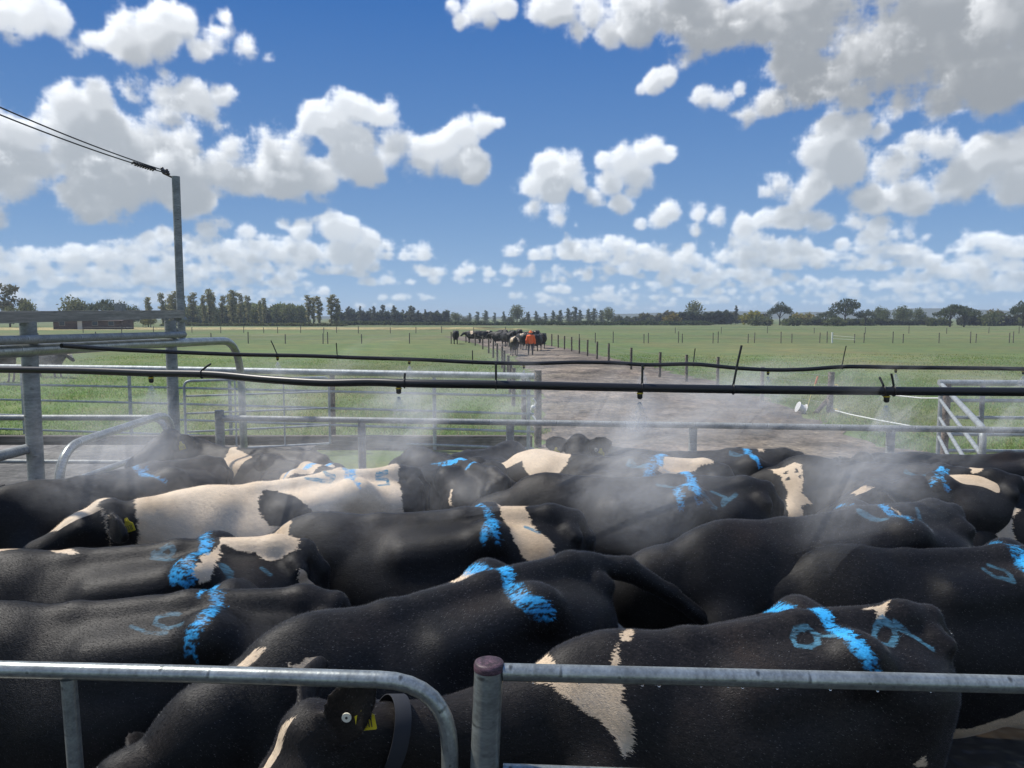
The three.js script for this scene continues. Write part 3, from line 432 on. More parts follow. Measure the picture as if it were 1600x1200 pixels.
// x metres along the body (nose +, tail -), degrees round from the spine (minus: the side towards the sprinklers' near rail)
const COWS = [
  { id: 'A', label: 'black cow nearest the front rail with white shoulder triangle and two chalk loops', x: 0.90, z: -2.84, yaw: 192, s: 1.0, cell: 0.0125, tw: 1400, hairs: 60000, tint: [0.0125, 0.0105, 0.0098], neck: [1.02, 1.00, -0.05], poll: [1.60, 1.17, -0.19], muzzle: [1.80, 0.82, -0.36], collar: 0.60, tagSize: 1.0, tagTurn: -0.5, droop: -0.17, droopFar: 0.06, sweep: 0.16,
    tags: [[-1, 'button', -0.085, 0.165, 0.07], [-1, 'ear', -0.105, 0.21, 0.045]],
    whites: [[0.92, 14, 0.80, 12, 0.775, -9, 0.745, -24, 0.66, -30, 0.56, -36, 0.555, -54, 0.545, -73, 0.575, -93, 0.62, -76, 0.66, -66, 0.72, -52, 0.75, -42, 0.80, -24, 0.88, -8], [0.47, 6, 0.465, -2, 0.50, -9, 0.545, -8, 0.52, -1], [0.545, -9, 0.555, -19, 0.575, -27, 0.60, -25, 0.575, -16], [-0.47, -2, -0.53, -3, -0.515, -9, -0.55, -8, -0.63, 3, -0.55, 0], [-0.49, -107, -0.53, -102, -0.57, -113], [1.65, -8, 1.70, -16, 1.78, -12, 1.84, 4, 1.75, 6, 1.69, 3]],
    paint: [[0.05, -0.20, 34, -0.25, 22, -0.285, 4, -0.30, -12, -0.285, -24], [0.045, -0.285, -22, -0.285, -33, -0.31, -41, -0.335, -47]], chalk: [[0.018, -0.23, -15, -0.21, -11, -0.16, -11, -0.13, -15, -0.12, -21, -0.16, -24, -0.20, -23, -0.23, -15, -0.25, -22, -0.29, -28], [0.022, -0.57, -12, -0.54, -9, -0.50, -13, -0.43, -27, -0.50, -29, -0.57, -20, -0.59, -12, -0.65, -20, -0.70, -34]], chalkWeight: 1 },
  { id: 'B', label: 'black cow left of the front post with its tail swung out behind', x: -0.29, z: -3.14, yaw: 214, s: 1.02, cell: 0.0145, tw: 1400, hairs: 70000, ...NECK.low, tail: 'swung', hairLength: 1.15,
    whites: [[0.84, -4, 0.77, -3, 0.74, -9, 0.77, -13, 0.83, -12], [0.68, -29, 0.65, -35, 0.61, -32, 0.575, -32, 0.56, -42, 0.62, -44, 0.67, -40], [-0.13, 20, -0.24, 16, -0.25, 34, -0.17, 38]],
    paint: [[0.058, -0.24, 30, -0.27, 20, -0.29, 2, -0.27, -18, -0.245, -30], [0.05, -0.25, -31, -0.275, -39, -0.30, -42], [0.03, -0.25, -36, -0.30, -40, -0.325, -46]] },
  { id: 'D', label: 'black cow with white tail head and forked blue paint beside a white hip patch', x: -1.86, z: -3.68, yaw: 188, s: 1.03, cell: 0.0165, tw: 1024, hairs: 45000, ...NECK.level,
    whites: [[-0.365, -18, -0.39, -7, -0.42, -4, -0.425, -30, -0.435, -46, -0.385, -48, -0.345, -42, -0.375, -34], [-0.39, 6, -0.45, 8, -0.57, 10, -0.76, 8, -0.78, -12, -0.70, -17, -0.62, -19, -0.585, -12, -0.49, -11, -0.41, -6], [0.62, 3, 0.57, -4, 0.50, 2], [0.37, 3, 0.35, -1, 0.32, -4, 0.25, -8, 0.23, -6, 0.29, 1], [-0.80, -75, -0.86, -75, -0.86, -40, -0.80, -36]],
    paint: [[0.05, -0.27, 30, -0.31, 16, -0.335, -3, -0.345, -20, -0.32, -33, -0.29, -40], [0.045, -0.335, -18, -0.33, -38, -0.31, -43], [0.04, -0.27, -34, -0.25, -40], [0.03, -0.34, -36, -0.345, -44]], chalk: [[0.02, -0.14, -8, -0.18, -6, -0.21, -10, -0.19, -15, -0.11, -9], [0.02, -0.11, -12, -0.17, -16, -0.26, -22], [0.035, -0.45, -31, -0.49, -38, -0.50, -45], [0.02, -0.62, -30, -0.66, -38]], chalkWeight: 0.6 },
  { id: 'E', label: 'black cow behind the curved front rail with faint chalk ring left of one blue stripe', x: -1.54, z: -3.08, yaw: 186, s: 1.0, cell: 0.0165, tw: 1100, hairs: 60000, ...NECK.level, hairLength: 1.1,
    paint: [[0.055, -0.24, 26, -0.28, 12, -0.325, -4, -0.335, -18, -0.325, -32, -0.30, -42], [0.04, -0.285, -38, -0.28, -45], [0.012, -0.30, -42, -0.312, -52], [0.03, -0.27, 8, -0.25, -3]], chalk: [[0.016, -0.24, -30, -0.17, -29, -0.11, -22, -0.10, -16, -0.15, -14, -0.19, -15], [0.014, -0.02, -22, -0.10, -31, -0.18, -33]], chalkWeight: 0.7 },
  { id: 'F', label: 'cream white cow with one round black flank spot and black hindquarters', x: -1.46, z: -5.15, yaw: 207, s: 1.05, cell: 0.0145, tw: 1024, hairs: 40000, white: true, creamy: [0.80, 0.655, 0.48], neck: [0.90, 1.10, 0], poll: [1.09, 1.20, 0], muzzle: [1.47, 1.05, 0], droop: 0.04, hairLength: 1.2,
    tags: [[-1, 'ear', -0.09, 0.20, -0.05], [1, 'ear', 0.03, 0.17, 0.0]],
    blacks: [[0.27, -19, 0.22, -12, 0.14, -14, 0.07, -25, 0.03, -37, -0.05, -52, -0.03, -58, 0.10, -62, 0.22, -58, 0.28, -38], [-0.655, 180, -0.66, 20, -0.67, -6, -0.655, -25, -0.62, -50, -0.60, -180, -1.4, -180, -1.4, 180], [0.94, 180, 0.93, 30, 0.945, -10, 0.935, -40, 0.93, -180, 1.09, -180, 1.10, -60, 1.13, -30, 1.09, 0, 1.13, 30, 1.12, 60, 1.09, 180], [1.09, 180, 1.12, 50, 1.42, 60, 1.9, 70, 1.9, 180], [1.09, -180, 1.12, -44, 1.42, -52, 1.9, -70, 1.9, -180], [1.37, -180, 1.35, -60, 1.38, 0, 1.35, 60, 1.37, 180, 1.99, 180, 1.99, -180]],
    paint: [[0.05, -0.37, 26, -0.34, 5, -0.315, -12, -0.31, -24], [0.028, -0.31, -22, -0.33, -38]], chalk: [[0.022, -0.28, 20, -0.17, -1, -0.18, -6, -0.225, -9, -0.19, -14, -0.12, -9], [0.022, -0.58, -8, -0.51, -9, -0.505, -14, -0.575, -15, -0.565, -26, -0.49, -28], [0.02, -0.05, -4, -0.11, -8]], chalkWeight: 1.25 },
  { id: 'G', label: 'black cow with broad cream band across its rump and white neck patch', x: -0.48, z: -4.24, yaw: 183, s: 1.05, cell: 0.0165, tw: 1024, hairs: 45000, ...NECK.low,
    whites: [[-0.39, 40, -0.40, 4, -0.40, -12, -0.435, -40, -0.49, -56, -0.56, -66, -0.63, -78, -0.675, -74, -0.67, -46, -0.61, -33, -0.545, -14, -0.53, -3, -0.56, 6, -0.60, 30], [0.82, -10, 0.78, -5, 0.72, -2, 0.70, -9, 0.715, -18, 0.67, -34, 0.68, -45, 0.74, -27, 0.78, -12], [0.615, -46, 0.56, -40, 0.525, -44, 0.58, -51], [-0.68, 14, -0.76, 10, -0.74, 2]],
    paint: [[0.05, -0.25, 34, -0.29, 18, -0.33, -4, -0.34, -20, -0.35, -38], [0.04, -0.32, -33, -0.30, -42], [0.03, -0.36, -37, -0.375, -45]], chalk: [[0.02, -0.52, -21, -0.59, -30]], chalkWeight: 1.2 },
  { id: 'H', label: 'large all black cow standing broadside in the centre with blue dabs on its loin', x: 0.84, z: -5.13, yaw: 171, s: 1.06, cell: 0.019, tw: 1024, hairs: 30000, ...NECK.low,
    paint: [[0.055, -0.30, 30, -0.33, 10, -0.335, -7, -0.335, -30], [0.04, -0.35, -30, -0.375, -44], [0.05, -0.25, -28, -0.265, -43], [0.03, -0.31, -25, -0.25, -28]], chalk: [[0.03, -0.46, -21, -0.53, -29, -0.515, -43, -0.56, -32, -0.61, -20], [0.025, -0.40, -37, -0.47, -48], [0.02, -0.13, -12, -0.25, -20]], chalkWeight: 0.6 },
  { id: 'I', label: 'black cow with tan white shoulder and white loin behind the large all black one', x: 0.76, z: -5.85, yaw: 157, s: 1.07, cell: 0.021, tw: 768, hairs: 20000, ...NECK.low,
    whites: [[0.86, 20, 0.86, -24, 0.74, -30, 0.64, -24, 0.60, -40, 0.50, -52, 0.44, -38, 0.34, -40, 0.30, -20, 0.31, 10, 0.5, 24], [-0.375, 20, -0.39, -10, -0.41, -38, -0.52, -40, -0.60, -16, -0.73, -8, -0.70, 16]],
    paint: [[0.075, -0.32, 26, -0.34, -5, -0.35, -24, -0.345, -42]], chalk: [[0.05, -0.16, -12, -0.29, -30], [0.05, -0.45, -30, -0.60, -24]], chalkWeight: 0.9 },
  { id: 'K', label: 'black cow far behind facing us with both ears spread above another cow\'s back', x: 1.69, z: -6.6, yaw: 178, s: 1.0, cell: 0.014, tw: 768, hairs: 12000, neck: [0.92, 1.20, -0.06], poll: [1.12, 1.39, -0.18], muzzle: [1.15, 1.10, -0.56], droop: -0.03,
    tags: [[-1, 'ear', 0.03, 0.19, -0.05], [1, 'ear', 0.03, 0.19, -0.05], [-1, 'button', 0.03, 0.15, -0.01]],
    whites: [[-0.44, 2, -0.50, 4, -0.48, -6, -0.43, -6]], paint: [[0.06, -0.33, 14, -0.34, -8, -0.335, -30], [0.03, -0.34, -24, -0.36, -42]], chalk: [[0.03, -0.19, -9, -0.29, -14]] },
  { id: 'L', label: 'black cow with narrow blue dash on its hip, just behind the swung tail', x: 1.70, z: -4.10, yaw: 195, s: 1.07, cell: 0.0165, tw: 1100, hairs: 60000, neck: [0.92, 1.0, 0.06], poll: [1.14, 0.95, 0.24], muzzle: [1.38, 0.64, 0.46], collar: 0.42, tags: [[1, 'ear', -0.05, 0.2, 0.0], [-1, 'ear', -0.05, 0.2, 0.0]], tint: [0.009, 0.0086, 0.009],
    whites: [[-0.365, -4, -0.39, -6, -0.43, -16, -0.405, -14]], paint: [[0.022, -0.24, 32, -0.28, 22, -0.31, 4], [0.05, -0.33, -4, -0.345, -14, -0.33, -24], [0.025, -0.33, -24, -0.325, -32]], chalk: [[0.03, -0.17, -6, -0.21, -11, -0.27, -17], [0.022, -0.52, -8, -0.50, -22, -0.42, -36]], chalkWeight: 0.7 },
  { id: 'M', label: 'black cow with spotted white shoulder blaze and small blue ring, before the right-hand gate', x: 2.89, z: -5.82, yaw: 148, s: 1.03, cell: 0.019, tw: 1024, hairs: 25000, ...NECK.low,
    whites: [[0.86, -12, 0.80, -18, 0.73, -22, 0.66, -17, 0.59, -22, 0.56, -42, 0.55, -70, 0.48, -80, 0.55, -90, 0.545, -120, 0.62, -122, 0.655, -102, 0.685, -71, 0.73, -44], [-0.50, 8, -0.62, 6, -0.60, -7, -0.52, -8]], blacks: [[0.72, -32, 0.70, -30, 0.69, -36, 0.71, -38], [0.64, -30, 0.62, -28, 0.61, -35, 0.64, -36], [0.69, -46, 0.67, -44, 0.66, -50, 0.69, -52], [0.60, -40, 0.58, -38, 0.58, -44, 0.60, -45]],
    paint: [[0.03, -0.345, -33, -0.31, -21, -0.33, -6, -0.38, -10, -0.36, -33], [0.03, -0.35, -33, -0.30, -42], [0.03, -0.36, -34, -0.39, -44]], chalk: [[0.03, -0.12, -12, -0.18, -20, -0.25, -30]], chalkWeight: 0.6 },
  { id: 'N', label: 'black cow in the far right corner beside the gate with its ears just showing', x: 4.1, z: -6.6, yaw: 176, s: 0.98, cell: 0.021, tw: 512, hairs: 8000, neck: [0.92, 1.14, -0.06], poll: [1.10, 1.25, -0.18], muzzle: [1.13, 0.95, -0.56] },
  { id: 'P', label: 'black cow seen from its rump beyond the cream white one, white streak below tail', x: -0.5, z: -6.1, yaw: 122, s: 1.03, cell: 0.021, tw: 768, hairs: 20000, ...NECK.low,
    whites: [[-0.52, -48, -0.545, -48, -0.61, -68, -0.585, -68]], paint: [[0.022, 0.10, -18, -0.06, -8, -0.26, 0], [0.02, 0.0, -16, -0.2, -7], [0.03, -0.40, -10, -0.38, 8, -0.40, 20], [0.03, -0.50, 10, -0.62, 4]] },
  { id: 'Q', label: 'black cow cut off at the right with tall cream patch behind its shoulder', x: 3.91, z: -5.43, yaw: 175, s: 1.01, cell: 0.0165, tw: 1024, hairs: 25000, neck: [0.95, 1.13, 0], poll: [1.22, 1.17, 0.02], muzzle: [1.62, 0.95, 0.1], droop: 0.03,
    whites: [[0.73, 14, 0.735, -22, 0.66, -27, 0.58, -40, 0.545, -60, 0.53, -90, 0.52, -104, 0.50, -125, 0.36, -122, 0.39, -98, 0.43, -80, 0.41, -58, 0.35, -48, 0.42, -40, 0.42, -22, 0.39, -2, 0.40, 16], [1.27, -40, 1.36, -46, 1.40, -20, 1.33, -8]] },
  { id: 'R', label: 'black cow with white belly edge, cut off at the right behind the near rail', x: 2.24, z: -3.76, yaw: 176, s: 1.0, belly: 0.13, cell: 0.0165, tw: 1100, hairs: 60000, ...NECK.low,
    whites: [[-0.5, 152, -0.5, 180, 0.5, 180, 0.5, 165, 0.1, 158], [-0.5, -146, -0.2, -140, 0.1, -148, 0.5, -165, 0.5, -180, -0.5, -180]],
    paint: [[0.07, -0.25, 20, -0.26, -8, -0.235, -24, -0.235, -38], [0.05, -0.29, -14, -0.30, -34]], chalk: [[0.02, -0.09, -16, -0.14, -24, -0.14, -36, -0.07, -30, -0.05, -20]], chalkWeight: 0.55 },
  { id: 'S', label: 'black cow at the far left by the steel posts with small blue splash', x: -3.0, z: -5.75, yaw: 225, s: 1.0, cell: 0.019, tw: 768, hairs: 25000, ...NECK.level,
    paint: [[0.05, -0.12, 8, -0.14, -8, -0.18, -24], [0.03, -0.20, -10, -0.14, -16], [0.02, -0.20, -30, -0.26, -44]] },
  { id: 'T', label: 'black cow with raised head, yellow ear tags and cream shoulder at the far left', x: -2.35, z: -6.95, yaw: 155, s: 0.97, cell: 0.0155, tw: 768, hairs: 15000, neck: [0.80, 1.20, -0.05], poll: [0.93, 1.37, -0.15], muzzle: [1.00, 1.18, -0.58], collar: 0.5, droop: 0.0,
    tags: [[-1, 'ear', 0.03, 0.2, -0.03], [1, 'ear', 0.03, 0.2, -0.03], [1, 'button', 0.02, 0.155, 0.0]],
    whites: [[0.30, 20, 0.22, -4, 0.10, -8, -0.10, -20, -0.06, -40, 0.0, -62, 0.12, -75, 0.22, -60, 0.26, -30]], paint: [[0.06, -0.27, 12, -0.41, 10]] },
  { id: 'U', label: 'black cow with white hip band under long blue smear behind the cream white one', x: -1.85, z: -6.45, yaw: 137, s: 0.95, cell: 0.021, tw: 768, hairs: 15000, ...NECK.low,
    whites: [[-0.12, -30, -0.18, -6, -0.22, 20, -0.42, 24, -0.44, -6, -0.42, -30, -0.34, -46, -0.2, -50]], paint: [[0.07, -0.27, -36, -0.29, -8, -0.33, 18]] },
  { id: 'W', label: 'black cow mostly hidden below the middle rail post, rump away from us', x: -0.3, z: -6.9, yaw: 60, s: 0.97, cell: 0.024, tw: 512, hairs: 6000, ...NECK.low },
];
const herd = {};
COWS.forEach((o, i) => { o.seed = i + 1; o.group = 'dairy cows packed in the yard'; herd[o.id] = makeCow(o); });

// ---------------------------------------------------------------- the ground: one sheet to the horizon, the lane, the yard
const gv = (h) => new THREE.Vector3(0, h, 0);
const grassTex = (() => { // grass from above, 12 m a side
  const W = 1024, d = new Uint8Array(W * W * 4), per = (x, y, f, z) => { const a = x / W * f, b = y / W * f, u = x / W, v = y / W; return lerp(lerp(noise3(a, b, z), noise3(a - f, b, z), u), lerp(noise3(a, b - f, z), noise3(a - f, b - f, z), u), v); };
  const to = (v) => clamp(Math.round(255 * (v <= 0.0031308 ? 12.92 * v : 1.055 * Math.pow(v, 1 / 2.4) - 0.055)), 0, 255);
  for (let y = 0; y < W; y++) for (let x = 0; x < W; x++) { const n = per(x, y, 6, 1) * 0.5 + per(x, y, 24, 2) * 0.5, f = per(x, y, 180, 3) * 0.6 + per(x, y, 340, 4) * 0.5, m = 1 + 0.34 * n + 0.5 * f, dry = clamp(0.25 + 0.8 * per(x, y, 10, 6) + 0.3 * f), o = (y * W + x) * 4; d[o] = to(0.5 * m * (1 + 0.5 * dry)); d[o + 1] = to(0.5 * m * (1 + 0.12 * dry)); d[o + 2] = to(0.5 * m); d[o + 3] = 255; }
  const t = new THREE.DataTexture(d, W, W); t.colorSpace = THREE.SRGBColorSpace; t.wrapS = t.wrapT = THREE.RepeatWrapping; t.magFilter = THREE.LinearFilter; t.minFilter = THREE.LinearMipmapLinearFilter; t.generateMipmaps = true; t.needsUpdate = true; return t;
})();
const gritTex = (scale, contrast, seed) => { const W = 1024, d = new Uint8Array(W * W * 4), per = (x, y, f, z) => { const a = x / W * f, b = y / W * f, u = x / W, v = y / W; return lerp(lerp(noise3(a, b, z), noise3(a - f, b, z), u), lerp(noise3(a, b - f, z), noise3(a - f, b - f, z), u), v); };
  for (let y = 0; y < W; y++) for (let x = 0; x < W; x++) { const m = clamp(0.72 + contrast * (per(x, y, 5 * scale, seed) * 0.5 + per(x, y, 18 * scale, seed + 3) * 0.5 + per(x, y, 70 * scale, seed + 5) * 0.5 + per(x, y, 220 * scale, seed + 8) * 0.6)), o = (y * W + x) * 4; d[o] = m * 255; d[o + 1] = clamp(m * (0.985 + 0.02 * per(x, y, 9, 4))) * 255; d[o + 2] = clamp(m * (0.96 + 0.03 * per(x, y, 12, 2))) * 255; d[o + 3] = 255; }
  const t = new THREE.DataTexture(d, W, W); t.colorSpace = THREE.SRGBColorSpace; t.wrapS = t.wrapT = THREE.RepeatWrapping; t.magFilter = THREE.LinearFilter; t.minFilter = THREE.LinearMipmapLinearFilter; t.generateMipmaps = true; t.needsUpdate = true; return t; };
const gritA = gritTex(1, 0.42, 3), gritB = gritTex(1, 0.55, 12);
function sheet(xs, zs, y, colour, m, name, edge) { // a graded grid, uv in units of 12 m, colours of patches of ground; edge(i,j,x,z) may move a point
  const pos = [], col = [], uv = [], idx = [];
  for (let j = 0; j < zs.length; j++) for (let i = 0; i < xs.length; i++) { let x = xs[i], z = zs[j], h = y; if (edge) [x, z, h] = edge(x, z, h, i, j); pos.push(x, h, z); col.push(...colour(x, z)); uv.push(x / 12, z / 12); }
  for (let j = 0; j < zs.length - 1; j++) for (let i = 0; i < xs.length - 1; i++) { const a = j * xs.length + i, b = a + 1, c = a + xs.length, d = c + 1; idx.push(a, b, c, b, d, c); }
  const g = new THREE.BufferGeometry(); g.setAttribute('position', new THREE.Float32BufferAttribute(pos, 3)); g.setAttribute('color', new THREE.Float32BufferAttribute(col, 3)); g.setAttribute('uv', new THREE.Float32BufferAttribute(uv, 2)); g.setIndex(idx); g.computeVertexNormals();
  if (g.attributes.normal.array[1] < 0) { for (let i = 0; i < idx.length; i += 3) { const t = idx[i]; idx[i] = idx[i + 1]; idx[i + 1] = t; } g.setIndex(idx); g.computeVertexNormals(); }
  return struct(name, g, m);
}
const range = (a, b, n) => Array.from({ length: n + 1 }, (_, i) => lerp(a, b, i / n));
const grassMat = new THREE.MeshStandardMaterial({ name: 'grass_ground', map: grassTex, vertexColors: true, roughness: 0.95 });
const pasture = (x, z) => { const d = -z, n = fbm(x * 0.05, z * 0.03, 1, 4), p = fbm(x * 0.14, z * 0.05, 5, 4) + 0.5 * fbm(x * 0.5, z * 0.2, 8, 3), k = 1 + 0.4 * n; const dry = clamp(0.15 + 1.1 * p + 0.25 * sstep(40, 110, d)); return [0.185 * k * (1 + 0.45 * dry), 0.285 * k * (1 + 0.05 * dry), 0.085 * k * (1 + 0.4 * dry)]; };
{ const f = [0, 3, 6, 9, 12, 15, 18, 22, 26, 30, 35, 40, 46, 52, 60, 68, 78, 90, 105, 120, 140, 160, 185, 215, 250, 300, 400, 600, 1000, 1600];
  const xs = []; for (let i = -46; i <= 46; i++) xs.push(Math.sign(i) * (Math.abs(i) * 1.6 + Math.pow(Math.abs(i) / 10, 4) * 8)); xs.unshift(-1600); xs.push(1600);
  const zs = [40, 20, 8, ...f.slice(1).map((v) => -v)];
  const dense = []; for (let i = 0; i < zs.length - 1; i++) for (let k = 0; k < 3; k++) dense.push(lerp(zs[i], zs[i + 1], k / 3)); dense.push(zs.at(-1));
  sheet(xs, dense, 0, pasture, grassMat, 'ground'); }
// the far strip of cut pale hay, and the maize behind it
{ const m = new THREE.MeshStandardMaterial({ name: 'hay', map: gritA, vertexColors: true, roughness: 0.95 });
  sheet(range(-190, 0, 40), range(-146, -196, 6), 0.03, (x, z) => { const k = 1 + 0.25 * fbm(x * 0.1, z * 0.2, 2, 3); return [0.80 * k, 0.70 * k, 0.31 * k]; }, m, 'hay_field', (x, z, h, i, j) => [x + 3 * noise3(z * 0.1, 2, 1) + (i === 40 ? -(z + 146) * -0.35 + 6 : 0), z - (190 + x) * 0.10 * (j < 3 ? 1 : 0.3) + 2 * noise3(x * 0.05, 1, 4), h]); }
// the lane of packed dirt
const LANE = [[-6, 0.55, 9.2], [-10, 0.55, 8.9], [-16, 0.62, 7.5], [-22, 0.75, 7.9], [-31, 1.0, 8.1], [-40, 0.75, 7.3], [-50, 0.15, 6.3], [-62, -1.2, 5.0], [-80, -4.2, 2.2], [-105, -9.5, -3.4]];
const laneAt = (z) => { let i = 0; while (i < LANE.length - 2 && z < LANE[i + 1][0]) i++; const a = LANE[i], b = LANE[i + 1], t = clamp((z - a[0]) / (b[0] - a[0])); return [lerp(a[1], b[1], t), lerp(a[2], b[2], t)]; };
{ const m = new THREE.MeshStandardMaterial({ name: 'dirt', map: gritA, vertexColors: true, roughness: 0.92, bumpMap: gritA, bumpScale: 0.02 });
  const zs = []; for (let z = -8.9; z > -105; z -= 0.35 + (-z) * 0.012) zs.push(z);
  sheet(range(0, 1, 26), zs, 0.012, (x, z) => { const n = fbm(x * 0.6, z * 0.22, 3, 4), r = fbm(x * 1.5 + 20, z * 0.16, 6, 4), wet = sstep(22, 9, -z), k = (1 + 0.38 * n) * (1 - 0.12 * wet), dark = clamp(r * 1.6); return [0.355 * k * (1 - 0.34 * dark), 0.298 * k * (1 - 0.34 * dark), 0.238 * k * (1 - 0.34 * dark)]; }, m, 'dirt_lane',
    (u, z, h) => { const [l, r] = laneAt(z), e = 0.28 * noise3(z * 1.3, u < 0.5 ? 3 : 8, 2) + 0.2 * noise3(z * 4, u < 0.5 ? 5 : 9, 2), x = lerp(l + e, r + e, u); return [x, z, h + 0.05 * Math.sin(Math.PI * u) + 0.015 * noise3(x * 1.5, z * 1.5, 3)]; }); }
// the yard: a wet concrete slab with mud, and a kerb along its far side
{ const m = new THREE.MeshStandardMaterial({ name: 'yard_concrete', map: gritB, color: new THREE.Color().setRGB(0.024, 0.019, 0.012), roughness: 0.35, bumpMap: gritB, bumpScale: 0.012 });
  const g = new THREE.BoxGeometry(15.6, YARD + 0.2, 12.6, 1, 1, 1); const s = struct('yard_slab', g, m); s.position.set(1.2, (YARD - 0.2) / 2, -2.45); const uv = g.attributes.uv; for (let i = 0; i < uv.count; i++) uv.setXY(i, uv.getX(i) * 1.3, uv.getY(i) * 1.05);
  const pc = new THREE.MeshStandardMaterial({ name: 'race_concrete', map: gritA, color: new THREE.Color().setRGB(0.25, 0.245, 0.235), roughness: 0.8, bumpMap: gritA, bumpScale: 0.02 });
  const p = new THREE.BoxGeometry(9.2, 0.3, 9.6); const u2 = p.attributes.uv; for (let i = 0; i < u2.count; i++) u2.setXY(i, u2.getX(i) * 0.8, u2.getY(i) * 0.8); const q = struct('race_pad', p, pc); q.position.set(-8.4 - 0.0, YARD + 0.006 - 0.15, -10.0);
  // ribs of the grooved pad
  const rib = new THREE.BoxGeometry(0.07, 0.014, 5.6), ribs = []; for (let i = 0; i < 46; i++) { const r = rib.clone(); r.translate(-12.4 + i * 0.18, YARD + 0.012, -8.4); ribs.push(r); } const rs = mesh('groove_rib', mergeGeometries(ribs), pc, q); q.updateMatrixWorld(); rs.geometry.translate(-q.position.x, -q.position.y, -q.position.z); rs.userData.kind = 'stuff';
  const kerb = new THREE.BoxGeometry(17.6, 0.34, 0.18); const km = std(0.22, 0.20, 0.175, 0.85, 0, { map: gritA }); const k = struct('kerb', kerb, km); k.position.set(-8.4, 0.10, -15.05); }
// grass as blades where it is near enough to see them
function grassBlades() {
  const R = rng(31), pos = [], col = [], nor = [], N = 170000;
  let n = 0;
  while (n < N) {
    const d = 9.5 + Math.pow(R(), 1.5) * 45, x = (R() * 2 - 1) * (d * 0.72 + 1), z = -d, [l, r] = laneAt(z);
    const edge = 0.35 * noise3(z * 1.1, 3, 5);
    if (x > l - 0.1 + edge && x < r + 0.1 + edge) continue;
    if (x > -17 && x < 9 && d < 9.0) continue; if (x < 0.4 && d < 15.25) continue; if (d < 10.2 && x < 9.2) continue;
    const den = (0.55 + 0.9 * fbm(x * 0.35, z * 0.35, 9, 3)) * sstep(62, 16, d + 10 * noise3(x * 0.2, z * 0.1, 3)); if (R() > den) { if (R() < 0.02) n++; continue; }
    n++;
    const tall = clamp(0.5 + 1.6 * fbm(x * 0.22 + 7, z * 0.22, 2, 3)), fence = Math.abs(z + 15.3) < 0.5 && x < 0.6 ? 1.8 : 1, rank = 1 + 1.2 * clamp(1 - Math.min(Math.abs(x - l), Math.abs(x - r)) / 1.1), h = (0.03 + 0.055 * R() * (0.4 + tall)) * fence * (0.7 + 0.4 * rank), w = (0.003 + 0.004 * R()) * (1 + d * 0.05), a = R() * 6.283, lean = h * (0.3 + 0.9 * R()), b = R() * 6.283;
    const dx = Math.cos(a) * w, dz = Math.sin(a) * w; pos.push(x - dx, 0, z - dz, x + dx, 0, z + dz, x + Math.cos(b) * lean, h, z + Math.sin(b) * lean);
    const [cr, cg, cb] = pasture(x, z), dry = R() < 0.10 + 0.3 * clamp(fbm(x * 0.12, z * 0.12, 4, 3) * 2) ? 1 : 0, k = 0.75 + 0.6 * R(); for (let i = 0; i < 3; i++) { dry ? col.push(0.34 * k, 0.29 * k, 0.14 * k) : col.push(cr * k, cg * k, cb * k); nor.push((R() - 0.5) * 0.7, 1, (R() - 0.5) * 0.7); }
  }
  const g = new THREE.BufferGeometry(); g.setAttribute('position', new THREE.Float32BufferAttribute(pos, 3)); g.setAttribute('color', new THREE.Float32BufferAttribute(col, 3));
  const m = mesh('grass', g, new THREE.MeshPhysicalMaterial({ name: 'grass_blade', vertexColors: true, roughness: 1, specularIntensity: 0.2, side: THREE.DoubleSide, transmission: 0.5, thickness: 0 })); tag(m, 'short rough pasture grass with seeding tufts either side of the lane', 'grass', undefined, 'stuff');
}
grassBlades();

// ---------------------------------------------------------------- galvanised pipework
const galvTex = (() => { const W = 512, d = new Uint8Array(W * W * 4), per = (x, y, fx, fy, z) => { const a = x / W * fx, b = y / W * fy, u = x / W, v = y / W; return lerp(lerp(noise3(a, b, z), noise3(a - fx, b, z), u), lerp(noise3(a, b - fy, z), noise3(a - fx, b - fy, z), u), v); };
  for (let y = 0; y < W; y++) for (let x = 0; x < W; x++) { const n = per(x, y, 12, 5, 1) * 0.5 + per(x, y, 60, 16, 2) * 0.4 + per(x, y, 160, 60, 3) * 0.3, sp = clamp((per(x, y, 34, 12, 7) - 0.58) * 3), m = clamp(0.78 + 0.24 * n - 0.4 * sp), o = (y * W + x) * 4; d[o] = m * 252; d[o + 1] = m * 255; d[o + 2] = m * 252; d[o + 3] = 255; }
  const t = new THREE.DataTexture(d, W, W); t.colorSpace = THREE.SRGBColorSpace; t.wrapS = t.wrapT = THREE.RepeatWrapping; t.magFilter = THREE.LinearFilter; t.minFilter = THREE.LinearMipmapLinearFilter; t.generateMipmaps = true; t.needsUpdate = true; return t; })();
const galv = new THREE.MeshStandardMaterial({ name: 'galvanised_steel', map: galvTex, color: new THREE.Color().setRGB(0.60, 0.63, 0.62), roughness: 0.34, metalness: 0.68, bumpMap: galvTex, bumpScale: 0.0008 });
const galvDull = new THREE.MeshStandardMaterial({ name: 'weathered_steel', map: galvTex, color: new THREE.Color().setRGB(0.47, 0.49, 0.49), roughness: 0.6, metalness: 0.25, bumpMap: galvTex, bumpScale: 0.001 });
const galvPale = new THREE.MeshStandardMaterial({ name: 'new_galvanised_steel', map: galvTex, color: new THREE.Color().setRGB(0.58, 0.62, 0.65), roughness: 0.55, metalness: 0.25 });
const poly = new THREE.MeshStandardMaterial({ name: 'black_polythene', color: new THREE.Color().setRGB(0.012, 0.012, 0.013), roughness: 0.38 });
